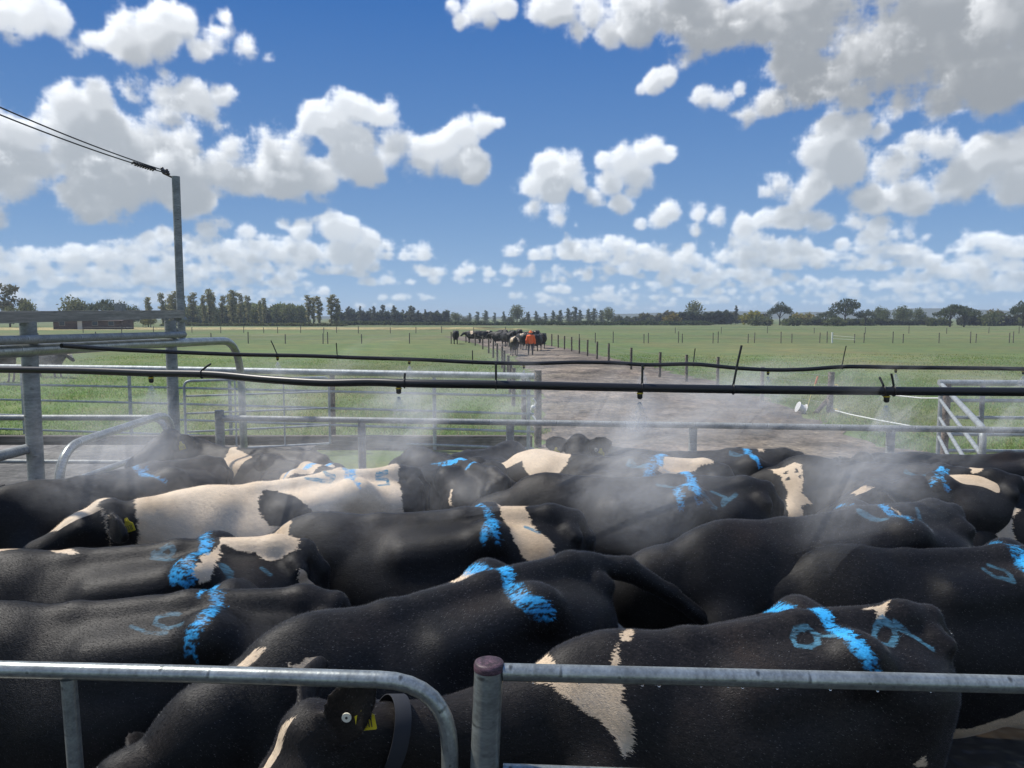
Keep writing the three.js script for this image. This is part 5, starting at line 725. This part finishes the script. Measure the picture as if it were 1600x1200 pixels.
{ const t = thing('rope_hank', 'white knotted rope hanging on the left strainer post', 'rope'); const p = at(833, 640, 15.1); const q = []; for (let i = 0; i <= 30; i++) { const f = i / 30; q.push(V(p.x + 0.05 * Math.sin(f * 9), p.y + 0.22 - 0.5 * f, p.z + 0.04 * Math.cos(f * 7))); } mesh('strand', pipe(q, 0.018, 0, 6), tapeMat, t); const k = new THREE.SphereGeometry(0.05, 12, 8); k.translate(p.x, p.y + 0.05, p.z + 0.03); mesh('knot', k, tapeMat, t); }
{ const t = thing('paddock_gate', 'small white barred gate in the far right paddock', 'gate'); const a = ground(1300, 536), b = ground(1336, 537); const P = (f, h) => V(lerp(a.x, b.x, f), h, lerp(a.z, b.z, f)); mesh('post', pipe([P(0, 1.1), P(0, 0)], 0.08, 0, 10), tapeMat, t); for (const h of [0.45, 0.75]) mesh('bar', pipe([P(0, h), P(1, h * 0.85)], 0.012, 0, 6), tapeMat, t); }

// ---------------------------------------------------------------- trees, hedges, maize, hills, farmhouse
const leafLook = { name: 'foliage', vertexColors: true, roughness: 1, side: THREE.DoubleSide, transmission: 0.5, thickness: 0, specularIntensity: 0.15 };
const leafMat = new THREE.MeshPhysicalMaterial(leafLook);
const barkMat = std(0.11, 0.09, 0.07, 0.95, 0, { map: gritB });
const TREE = { // clumps: [x, y, z, rx, ry, rz] in a tree of height 1; colour; leaf size as a share of height; leaves
  poplar: (R) => ({ c: Array.from({ length: 12 }, (_, i) => { const y = 0.07 + 0.89 * i / 11, w = 0.105 * Math.pow(Math.sin(Math.PI * clamp(0.12 + 0.82 * (1 - (y - 0.1) * 0.95))), 0.7); return [(R() - 0.5) * 0.075, y, (R() - 0.5) * 0.075, w * (0.7 + 0.5 * R()), 0.06, w * 0.9]; }), col: [0.26, 0.28, 0.14], leaf: 0.021, n: 1100, trunk: 0.016 }),
  conifer: (R) => { const fat = 0.7 + 0.7 * R(), lean = (R() - 0.5) * 0.12, two = R() < 0.5; return { c: Array.from({ length: 13 }, (_, i) => { const y = 0.10 + 0.84 * i / 12, w = (0.06 + 0.22 * Math.pow(1.0 - y, 0.8)) * (0.5 + 0.9 * R()) * fat + 0.02; return [lean * y + (R() - 0.5) * 0.26 * (1.05 - y) + (two && i % 3 === 0 ? 0.14 * (1 - y) : 0), y, (R() - 0.5) * 0.15, w, 0.06, w]; }), col: [0.10, 0.125, 0.09], leaf: 0.034, n: 900, trunk: 0.02 }; },
  round: (R) => ({ c: [[0, 0.60, 0, 0.42, 0.36, 0.4], [-0.2, 0.5, 0.1, 0.26, 0.26, 0.26], [0.22, 0.52, 0, 0.26, 0.28, 0.26], [0.05, 0.76, 0, 0.28, 0.22, 0.28], [0, 0.35, 0.1, 0.32, 0.2, 0.3]], col: [0.15, 0.18, 0.085], leaf: 0.036, n: 1300, trunk: 0.03 }),
  gum: (R) => ({ c: Array.from({ length: 13 }, () => { const a = R() * 6.28, q = 0.34 * Math.sqrt(R()), y = 0.4 + 0.54 * R(); return [Math.cos(a) * q, y, Math.sin(a) * q, 0.11 + 0.08 * R(), 0.08 + 0.05 * R(), 0.12]; }), col: [0.115, 0.125, 0.066], leaf: 0.03, n: 1000, trunk: 0.022 }),
  spread: (R) => ({ c: Array.from({ length: 16 }, (_, i) => { const a = i * 2.4, q = 0.62 * Math.sqrt((i + 0.5) / 16), y = 0.82 - 0.5 * q * q - 0.25 * R(); return [Math.cos(a) * q * 1.1, y, Math.sin(a) * q, 0.20 + 0.08 * R(), 0.085 + 0.03 * R(), 0.2]; }), col: [0.085, 0.118, 0.07], leaf: 0.034, n: 1700, trunk: 0.04 }),
  bush: (R) => ({ c: [[0, 0.42, 0, 0.7, 0.46, 0.6], [-0.5, 0.36, 0, 0.5, 0.36, 0.5], [0.55, 0.33, 0.1, 0.5, 0.38, 0.5], [0.1, 0.62, 0, 0.42, 0.34, 0.4]], col: [0.088, 0.112, 0.055], leaf: 0.11, n: 480, trunk: 0.03 }),
};
const treeCache = {};
function treeShape(kind, v) {
  const key = kind + v; if (treeCache[key]) return treeCache[key];
  const R = rng(1000 + v * 37 + kind.length * 911), T = TREE[kind](R), pos = [], nor = [], col = [], tot = T.c.reduce((s, c) => s + c[3] * c[4], 0);
  for (const c of T.c) for (let i = 0, n = Math.ceil(T.n * c[3] * c[4] / tot); i < n; i++) {
    const u = R() * 2 - 1, a = R() * 6.283, q = Math.pow(R(), 0.4), s = Math.sqrt(1 - u * u), nx = Math.cos(a) * s, ny = u, nz = Math.sin(a) * s, ro = 0.82 + 0.45 * R();
    const p = V(c[0] + nx * c[3] * q * ro, c[1] + ny * c[4] * q * ro, c[2] + nz * c[5] * q * ro), L = T.leaf * (0.5 + 0.8 * R()), A = V(R() - 0.5, R() - 0.5, R() - 0.5).normalize().multiplyScalar(L), B = V(R() - 0.5, R() - 0.5, R() - 0.5).normalize().multiplyScalar(L * 0.8), k = 0.55 + 0.8 * R(), w = R();
    for (const [e, f] of [[-1, -1], [1, -0.6], [0.3, 1], [-1, -1], [0.3, 1], [-0.9, 0.7]]) { pos.push(p.x + A.x * e + B.x * f, p.y + A.y * e + B.y * f, p.z + A.z * e + B.z * f); nor.push(nx + (w - 0.5) * 0.6, ny + 0.25, nz); col.push(T.col[0] * k * (1 + 0.25 * w), T.col[1] * k, T.col[2] * k); }
  }
  const g = new THREE.BufferGeometry(); g.setAttribute('position', new THREE.Float32BufferAttribute(pos, 3)); g.setAttribute('color', new THREE.Float32BufferAttribute(col, 3));
  const tr = [new THREE.CylinderGeometry(T.trunk * 0.4, T.trunk, 0.62, 8).translate(0, 0.31, 0)]; for (const c of T.c.slice(0, 7)) { const d = V(c[0], c[1] - 0.25, c[2]), l = d.length(); if (l < 0.08) continue; const b = new THREE.CylinderGeometry(T.trunk * 0.15, T.trunk * 0.4, l, 5).translate(0, l / 2, 0); b.applyQuaternion(new THREE.Quaternion().setFromUnitVectors(V(0, 1, 0), d.normalize())); b.translate(0, 0.25, 0); tr.push(b); }
  return treeCache[key] = { crown: g, trunk: mergeGeometries(tr) };
}
const tints = {};
const NTH = ['first', 'second', 'third', 'fourth', 'fifth', 'sixth', 'seventh', 'eighth', 'ninth', 'tenth', 'eleventh', 'twelfth', 'thirteenth', 'fourteenth', 'fifteenth', 'sixteenth'], counted = {};
const nth = (l) => { const i = counted[l] = (counted[l] ?? -1) + 1; return NTH[i] + ' from left, ' + l; };
function tree(kind, px, top, by, label, group, wide = 1, tint, turn = 0) {
  const p = ground(px, by), d = -p.z, h = at(px, top, d).y, v = (Math.round(px) * 7) % 5, S = treeShape(kind, v), name = { poplar: 'poplar_tree', conifer: 'conifer_tree', round: 'round_tree', gum: 'gum_tree', spread: 'spreading_tree', bush: 'bush' }[kind];
  const jt = 0.5 + 0.5 * noise3(px * 0.37, 3, 9); if (group) wide *= 0.72 + 0.6 * jt;
  const t = tag(base(name, [p.x, 0, p.z - (group ? 14 * noise3(px * 0.61, 8, 2) : 0)], turn || px), group ? nth(label) : label, kind === 'bush' ? 'bush' : 'tree', group); t.scale.set(h * wide, h, h * wide);
  let m = leafMat; if (tint) { m = tints[tint] ||= new THREE.MeshPhysicalMaterial({ ...leafLook, color: new THREE.Color(...tint.split(' ').map(Number)) }); }
  mesh('trunk', S.trunk, barkMat, t); mesh('crown', S.crown, m, t); return t;
}
tree('gum', 16, 442, 511, 'tall ragged gum tree at the left edge of the skyline', undefined, 0.95);
tree('gum', -30, 450, 511, 'tall gum tree just cut by the left edge of the photo', undefined, 1);
for (const [px, top, w] of [[40, 478, 1.1], [50, 470, 1], [74, 468, 0.95], [102, 461, 1.0], [122, 467, 0.9], [138, 474, 1.0]]) tree('round', px, top, 511, 'mid green rounded tree in the clump behind the brown farmhouse', 'rounded trees behind the farmhouse', w * 0.8);
tree('spread', 160, 459, 511, 'dark bushy tree standing above the beam left of its stub', undefined, 0.75);
tree('round', 190, 470, 511, 'dark tree hidden behind the stub on the steel beam', undefined, 0.8, '0.6 0.7 0.7');
tree('round', 207, 476, 511, 'low dark tree right of the stub on the steel beam', undefined, 0.95, '0.6 0.7 0.7');
tree('poplar', 232, 465, 511, 'single slim poplar left of the power pole', undefined, 1.15);
for (const px of [222, 243, 255]) tree('round', px, 491, 511, 'small pale bush tree left of the power pole', 'small trees left of the power pole', 1, '1.3 1.2 0.9');
for (const [px, top] of [[263, 464], [271, 459], [280, 462], [293, 457], [301, 466], [318, 459], [325, 462], [333, 457], [339, 461], [345, 454], [356, 463], [362, 458], [371, 461], [384, 455], [396, 463], [407, 466], [419, 470]]) tree('poplar', px, top, 508.5, 'slim poplar in the long row right of the power pole', 'poplars in the row right of the power pole', 1.05);
for (const [px, top] of [[280, 484], [300, 482], [322, 481], [340, 480], [360, 481], [380, 480], [400, 478], [415, 476], [428, 474], [440, 475], [452, 474], [464, 476]]) tree('round', px, top, 507.5, 'rounded mid green tree in the belt under the poplars', 'shelter belt under the poplars', 0.85, px % 40 < 20 ? '0.95 1 0.9' : '0.75 0.85 0.85');
for (const [px, top] of [[478, 461], [487, 465], [499, 463], [513, 460], [521, 466]]) tree('poplar', px, top, 509, 'poplar in the short dense row left of the dark conifers', 'short row of poplars', 1.2);
for (const [px, top] of [[534, 484], [545, 481], [554, 479], [566, 478], [576, 481], [588, 479], [597, 476], [608, 477], [617, 480], [626, 483], [634, 479], [645, 478], [656, 485], [666, 483], [676, 486]]) tree('conifer', px, top, 506, 'dark conifer in the ragged belt left of the lane', 'conifers in the belt left of the lane', 0.9);
for (const [px, top, w, l] of [[712, 487, 1.3, 'round broad tree right after the conifer belt'], [808, 475, 0.95, 'tallest round tree straight above the herd on the lane'], [950, 479, 0.95, 'round tree at the right end of the centre belt'], [1085, 469, 0.98, 'lone dome shaped tree right of the lane']]) tree('round', px, top, 505.5, l, undefined, w, '0.95 1 0.95');
for (const [px, top] of [[733, 489], [747, 487], [758, 485], [772, 488], [786, 486], [824, 487], [838, 486], [852, 489], [864, 485], [876, 484], [888, 482], [897, 479], [908, 484], [918, 483], [928, 482], [938, 485]]) tree('conifer', px, top, 505, 'small dark tree in the belt above the lane', 'trees in the belt above the lane', 1.15, '1.25 1.3 1.2');
for (const [px, top] of [[690, 494], [700, 495], [725, 495], [797, 494], [820, 496], [845, 496], [968, 492], [982, 493], [996, 493], [1010, 494]]) tree('bush', px, top, 505, 'low rounded bush at the foot of the centre belt', 'bushes along the centre belt', 0.9);
tree('conifer', 1149, 477, 507, 'narrow dark tree between the two hedges', undefined, 0.62);
tree('spread', 1218, 466, 508, 'dark flat topped pine right of the yellow bush', undefined, 0.62);
tree('spread', 1320, 458, 509, 'tall dark spreading tree, highest of the right-hand skyline', undefined, 0.62);
tree('spread', 1290, 481, 509, 'lower dark tree against the left of the tallest right-hand tree', undefined, 0.9);
tree('spread', 1352, 480, 509, 'lower dark tree against the right of the tallest right-hand tree', undefined, 0.8);
tree('spread', 1484, 468, 511, 'broad dark twin crowned tree near the right edge, left crown', undefined, 0.72);
tree('spread', 1506, 470, 511, 'broad dark twin crowned tree near the right edge, right crown', undefined, 0.75);
tree('spread', 1598, 463, 512, 'dark tree cut off by the right edge of the photo', undefined, 0.55);
for (const [px, top] of [[1380, 481], [1396, 477], [1412, 476], [1428, 480], [1444, 481]]) tree('round', px, top, 508, 'greyish tree in the clump between the two dark spreading ones', 'grey green trees at right', 0.75, '0.85 0.95 0.95');
for (const [px, top, c, l] of [[1175, 484, '2.4 2.0 0.7', 'yellow flowering bush left of the flat topped pine'], [1245, 487, '2.4 1.9 1.3', 'tan bush right of the flat topped pine'], [1262, 488, '2.6 2.0 1.4', 'pale brown bush left of the tallest right-hand tree'], [1050, 488, '2.0 1.4 0.8', 'orange brown bush left of the lone dome shaped tree'], [1448, 493, '1.5 1.5 1.4', 'pale bush at the foot of the broad twin crowned tree'], [1410, 497, '2.2 1.7 1.5', 'low brownish scrub in front of the grey green clump'], [1556, 482, '1.6 1.25 0.9', 'brownish round bush left of the right edge tree']]) tree('bush', px, top, 507.5, l, undefined, 0.9, c);
for (const [px, top] of [[1190, 492], [1205, 494], [1232, 494], [1240, 497], [1275, 494], [1300, 496], [1325, 497], [1345, 496], [1365, 494], [1430, 495], [1470, 494], [1525, 488], [1540, 486], [1572, 487], [1585, 489]]) tree('bush', px, top, 509, 'dark green scrub bush along the right-hand skyline', 'scrub along the right-hand skyline', 1, '1.1 1.15 1.0');
function hedge(label, px0, px1, top, by, depth, colour, seed, n) { // a hedge: one mass of leaves along a line
  const a = ground(px0, by), b = ground(px1, by), R = rng(seed), h = at(px0, top, -a.z).y, pos = [], nor = [], col = [];
  for (let i = 0; i < n; i++) { const f = R(), bump = 0.82 + 0.3 * noise3(f * 34, seed, 2) + 0.16 * noise3(f * 110, seed, 5), y = h * bump * Math.pow(R(), 0.45), q = (R() - 0.5) * depth, p = V(lerp(a.x, b.x, f), y, lerp(a.z, b.z, f) + q), L = 0.16 * h + 0.2, A = V(R() - 0.5, R() - 0.5, R() - 0.5).normalize().multiplyScalar(L), B = V(R() - 0.5, R() - 0.5, R() - 0.5).normalize().multiplyScalar(L), k = 0.5 + 0.9 * R(); for (const [e, g] of [[-1, -1], [1, -0.6], [0.3, 1]]) { pos.push(p.x + A.x * e + B.x * g, Math.max(0, p.y + A.y * e + B.y * g), p.z + A.z * e + B.z * g); nor.push((R() - 0.5), 0.4 + y / h, q / depth + 0.5); col.push(colour[0] * k, colour[1] * k, colour[2] * k); } }
  const g = new THREE.BufferGeometry(); g.setAttribute('position', new THREE.Float32BufferAttribute(pos, 3)); g.setAttribute('color', new THREE.Float32BufferAttribute(col, 3)); const m = mesh('hedge', g, leafMat); return tag(m, label, 'hedge', undefined, 'thing');
}
hedge('trimmed dark hedge either side of the lone dome shaped tree', 1058, 1142, 490, 507, 3, [0.06, 0.08, 0.048], 5, 5000);
hedge('ragged yellow green hedge behind the dark trimmed one', 1000, 1200, 490, 505, 3, [0.14, 0.135, 0.07], 6, 5000);
hedge('low dark hedge below the grey green trees at right', 1255, 1480, 499, 508.5, 4, [0.085, 0.10, 0.055], 8, 6000);
hedge('dark hedge at the right edge behind the far fence', 1500, 1680, 494, 509, 4, [0.08, 0.085, 0.05], 9, 4000);
{ const m = hedge('light green belt of saplings under the long poplar row', 262, 475, 480, 507, 7, [0.20, 0.23, 0.11], 27, 10000); m.name = numbered('tree_belt'); tag(m, undefined, 'tree belt', undefined, 'stuff'); }
{ const m = hedge('dark lower growth joining the conifers left of the lane', 525, 700, 489, 506, 6, [0.085, 0.108, 0.075], 28, 7000); m.name = numbered('tree_belt'); tag(m, undefined, 'tree belt', undefined, 'stuff'); }
{ const m = hedge('long even strip of green maize in front of the tree belt', 520, 1110, 502.5, 508.2, 8, [0.072, 0.095, 0.040], 7, 14000); m.name = numbered('maize_crop'); tag(m, undefined, 'maize', undefined, 'stuff'); }
{ const m = hedge('pale rough grass and scrub under the poplars', 255, 540, 505, 509.5, 5, [0.12, 0.135, 0.05], 17, 6000); m.name = numbered('undergrowth'); tag(m, undefined, 'scrub', undefined, 'stuff'); }
{ const pos = [], idx = [], n = 160; for (let i = 0; i <= n; i++) { const a = lerp(-0.75, 0.75, i / n), d = 1450, h = 4 + 19 * Math.max(0, fbm(a * 7 + 3, 1, 2, 4) + 0.22 + 0.5 * sstep(0.0, 0.25, a) - 0.5 * sstep(0.45, 0.7, a)); pos.push(Math.sin(a) * d, -2, -Math.cos(a) * d, Math.sin(a) * (d + 60), h, -Math.cos(a) * (d + 60), Math.sin(a) * (d + 140), -2, -Math.cos(a) * (d + 140)); } for (let i = 0; i < n; i++) { const a = i * 3; idx.push(a, a + 3, a + 1, a + 1, a + 3, a + 4, a + 1, a + 4, a + 2, a + 2, a + 4, a + 5); } const g = new THREE.BufferGeometry(); g.setAttribute('position', new THREE.Float32BufferAttribute(pos, 3)); g.setIndex(idx); g.computeVertexNormals(); struct('hills', g, std(0.05, 0.07, 0.05, 1, 0, { side: THREE.DoubleSide })); }
{ const c = ground(148, 514.5), t = tag(base('farmhouse', [c.x, 0, c.z], 0.12), 'long low brown farmhouse under the trees at far left', 'house'); const w = 14, d = 7, h = 1.9, wall = std(0.15, 0.10, 0.08, 0.85, 0, { map: gritA }), roof = std(0.14, 0.10, 0.09, 0.8, 0, { map: gritA });
  const b = new THREE.BoxGeometry(w, h, d).translate(0, h / 2, 0); mesh('wall', b, wall, t); const s = new THREE.Shape(); s.moveTo(-d / 2 - 0.4, 0); s.lineTo(0, 1.15); s.lineTo(d / 2 + 0.4, 0); s.closePath(); const rg = new THREE.ExtrudeGeometry(s, { depth: w + 0.8, bevelEnabled: false }).rotateY(Math.PI / 2).translate(-w / 2 - 0.4, h + 0.004, 0); const rf = mesh('roof', rg, roof, t); mesh('chimney', new THREE.BoxGeometry(0.7, 1.3, 0.7).translate(4, h + 1.2, 0), wall, rf);
  for (const x of [-5.2, 1.5, 4.8]) { const f = mesh('window', new THREE.BoxGeometry(1.2, 0.9, 0.1).translate(x, 1.3, d / 2 + 0.04), std(0.32, 0.30, 0.27, 0.5), t); mesh('pane', new THREE.BoxGeometry(1.08, 0.78, 0.04).translate(x, 1.3, d / 2 + 0.085), std(0.03, 0.04, 0.05, 0.1), f); } mesh('door', new THREE.BoxGeometry(0.95, 1.9, 0.1).translate(-1.6, 0.95, d / 2 + 0.04), std(0.5, 0.48, 0.45, 0.6), t); }

// ---------------------------------------------------------------- the far herd and its drover
const farBase = { cell: 0.045, tw: 256, hairs: 0, y: 0, neck: [0.93, 1.06, 0], poll: [1.17, 1.08, 0], muzzle: [1.50, 0.80, 0], seed: 40 };
const farCoats = [
  { whites: [[-0.5, -100, -0.5, 100, -0.8, 100, -0.8, -100], [0.5, -60, 0.3, -90, 0.7, -120, 0.8, -50]] },
  { whites: [[0.1, -180, 0.1, -100, 0.4, -70, 0.5, 60, 0.2, 120, 0.1, 180], [-0.75, -60, -0.6, 60, -0.8, 90]] },
  { whites: [[-0.2, -20, -0.45, -60, -0.6, 20, -0.3, 60], [1.2, -90, 1.6, -60, 1.6, 60, 1.2, 90]] },
  { whites: [] },
].map((c, i) => coat({ ...farBase, ...c, tint: [0.008, 0.008, 0.009], seed: 50 + i }).map);
const farBody = cattleBody(farBase), farMats = farCoats.map((m) => new THREE.MeshStandardMaterial({ name: 'hide', map: m, roughness: 0.6 }));
let farProto = null;
function farCow(px, py, yaw, k, label, group, s = 1) {
  const p = ground(px, py); let t;
  if (!farProto) { t = farProto = base('cow'); mesh('body', farBody.geometry, farMats[0], t); } else { t = farProto.clone(); t.name = numbered('cow'); scene.add(t); }
  t.children[0].material = farMats[k]; t.position.copy(p); t.rotation.y = yaw * Math.PI / 180; t.scale.setScalar(s); t.userData = {}; return tag(t, label, 'cow', group);
}
const HG = 'herd walking away on the lane';
farCow(712, 537.5, 96, 3, 'lone dark cow at the left of the distant herd, seen end on', HG);
farCow(741, 536, 12, 1, 'distant cow with white belly band, second from the left of the far herd', HG, 0.95);
farCow(757, 536.5, -8, 2, 'distant cow facing right with white face left of the lane fence', HG, 0.95);
farCow(781, 541, 30, 3, 'leftmost cow of the tight bunch on the lane', HG);
farCow(792, 543, 62, 3, 'dark cow behind the pale legged one in the bunch on the lane', HG);
farCow(803, 556, 84, 0, 'nearest cow of the far herd, pale hind legs, left of the drover', HG);
farCow(815, 547, 70, 2, 'white rumped cow close against the left of the drover', HG);
farCow(822, 541, 95, 1, 'cow half hidden directly behind the drover', HG);
farCow(840, 549, 104, 3, 'dark cow close against the right of the drover', HG);
farCow(848, 545.5, 92, 3, 'rightmost cow of the far herd at the lane fence', HG);
farCow(800, 537, 75, 3, 'dark cow at the back of the bunch on the lane', HG);
farCow(786, 534.5, 60, 3, 'dark cow at the far left of the bunch behind the lane fence posts', HG);
farCow(811, 533.5, 80, 3, 'farthest cow of the bunch, only its back showing', HG);
farCow(839, 537, 97, 3, 'dark cow far behind the right shoulder of the drover', HG);
farCow(832, 538.5, 88, 2, 'pale marked cow at the back of the bunch right of the drover', HG);
farCow(76, 590, 200, 2, 'black cow with white chest grazing beyond the left posts', undefined);
{ const c = farCow(-6, 597, 4, 3, 'dark brown cow cut off at the left edge in the paddock', undefined); c.children[0].material = std(0.035, 0.022, 0.016, 0.6); }
{ // the drover: one continuous body, walking away; jacket and hat over it
  const c = ground(829, 555.5), t = tag(base('person', [c.x, 0, c.z], Math.PI), 'person in orange high visibility jacket and hat walking behind the herd', 'person');
  const B = (list) => list.map(([c, k]) => bone(c, k)), legs = B([[[0.10, 0.88, 0, 0.095, 0.13, 0.48, 0.10, 0.065], 0.05], [[0.13, 0.48, 0.10, 0.062, 0.14, 0.10, 0.05, 0.048], 0.03], [[0.14, 0.06, 0.0, 0.045, 0.15, 0.045, 0.17, 0.04], 0.03], [[-0.10, 0.88, 0, 0.095, -0.12, 0.48, -0.02, 0.065], 0.05], [[-0.12, 0.48, -0.02, 0.062, -0.13, 0.10, -0.14, 0.048], 0.03], [[-0.13, 0.06, -0.18, 0.045, -0.14, 0.045, 0.0, 0.04], 0.03]]);
  const trunk = B([[[0, 0.92, 0, 0.15, 0, 1.10, 0, 0.145], 0.06], [[0, 1.1, 0, 0.14, 0, 1.30, 0, 0.165], 0.06], [[-0.16, 1.32, 0, 0.075, 0.16, 1.32, 0, 0.075], 0.06]]), arms = B([[[0.19, 1.31, 0, 0.065, 0.27, 1.05, -0.03, 0.05], 0.04], [[0.27, 1.05, -0.03, 0.05, 0.26, 0.84, 0.10, 0.038], 0.03], [[-0.19, 1.31, 0, 0.065, -0.27, 1.05, 0.0, 0.05], 0.04], [[-0.27, 1.05, 0.0, 0.05, -0.28, 0.82, 0.06, 0.038], 0.03]]);
  const head = B([[[0, 1.38, 0, 0.055, 0, 1.47, 0.01, 0.055], 0.03], [[0, 1.52, 0.015, 0.085, 0, 1.58, 0.005, 0.092], 0.05], [[0, 1.49, 0.06, 0.045, 0, 1.51, 0.07, 0.04], 0.04], [[0, 1.53, 0.105, 0.014, 0, 1.55, 0.10, 0.01], 0.02], [[-0.088, 1.53, 0, 0.02, -0.09, 1.55, 0, 0.02], 0.01], [[0.088, 1.53, 0, 0.02, 0.09, 1.55, 0, 0.02], 0.01]]), hands = B([[[0.26, 0.83, 0.10, 0.035, 0.255, 0.76, 0.13, 0.03], 0.02], [[0.25, 0.75, 0.13, 0.012, 0.245, 0.68, 0.15, 0.009], 0.01], [[0.27, 0.75, 0.13, 0.012, 0.27, 0.675, 0.145, 0.009], 0.01], [[-0.28, 0.82, 0.06, 0.035, -0.28, 0.75, 0.09, 0.03], 0.02], [[-0.27, 0.74, 0.09, 0.012, -0.265, 0.67, 0.11, 0.009], 0.01], [[-0.29, 0.74, 0.09, 0.012, -0.29, 0.665, 0.105, 0.009], 0.01]]);
  const full = (x, y, z) => { let d = joined(1, trunk, x, y, z); d = joined(d, legs, x, y, z); d = joined(d, arms, x, y, z); d = joined(d, head, x, y, z); return joined(d, hands, x, y, z); };
  const n = surfaceNets(full, [-0.42, -0.02, -0.35], [0.42, 1.75, 0.35], 0.018), g = new THREE.BufferGeometry(), col = []; for (let i = 0; i < n.pos.length; i += 3) { const y = n.pos[i + 1], x = Math.abs(n.pos[i]); col.push(...(y > 1.40 || (x > 0.2 && y < 0.86 && y > 0.6) ? [0.36, 0.22, 0.16] : y < 0.36 ? [0.02, 0.022, 0.02] : [0.03, 0.033, 0.045])); }
  g.setAttribute('position', new THREE.Float32BufferAttribute(n.pos, 3)); g.setAttribute('color', new THREE.Float32BufferAttribute(col, 3)); g.setIndex(n.idx); g.computeVertexNormals(); mesh('body', g, new THREE.MeshStandardMaterial({ name: 'skin_and_trousers', vertexColors: true, roughness: 0.8 }), t);
  const jk = (x, y, z) => { let d = joined(1, trunk, x, y, z); d = joined(d, arms, x, y, z) - 0.028; const flare = Math.max(0, 1.05 - y) * 0.08; return Math.max(d - flare, 0.80 - y, y - 1.42); }, j = surfaceNets(jk, [-0.5, 0.7, -0.35], [0.5, 1.5, 0.35], 0.018), q = new THREE.BufferGeometry(); q.setAttribute('position', new THREE.Float32BufferAttribute(j.pos, 3)); q.setIndex(j.idx); q.computeVertexNormals(); mesh('jacket', q, std(0.95, 0.17, 0.045, 0.7), t);
  const hat = new THREE.LatheGeometry([[0, 0.115], [0.06, 0.11], [0.092, 0.06], [0.098, 0.0], [0.165, -0.02], [0.168, -0.012], [0.10, 0.012]].map((p) => new THREE.Vector2(...p)), 24); mesh('hat', hat, std(0.95, 0.18, 0.05, 0.7), t).position.set(0, 1.60, 0.0); }
scene.fog = new THREE.FogExp2(new THREE.Color(0.72, 0.82, 0.95), 0.00045);
renderer.render(scene, camera);
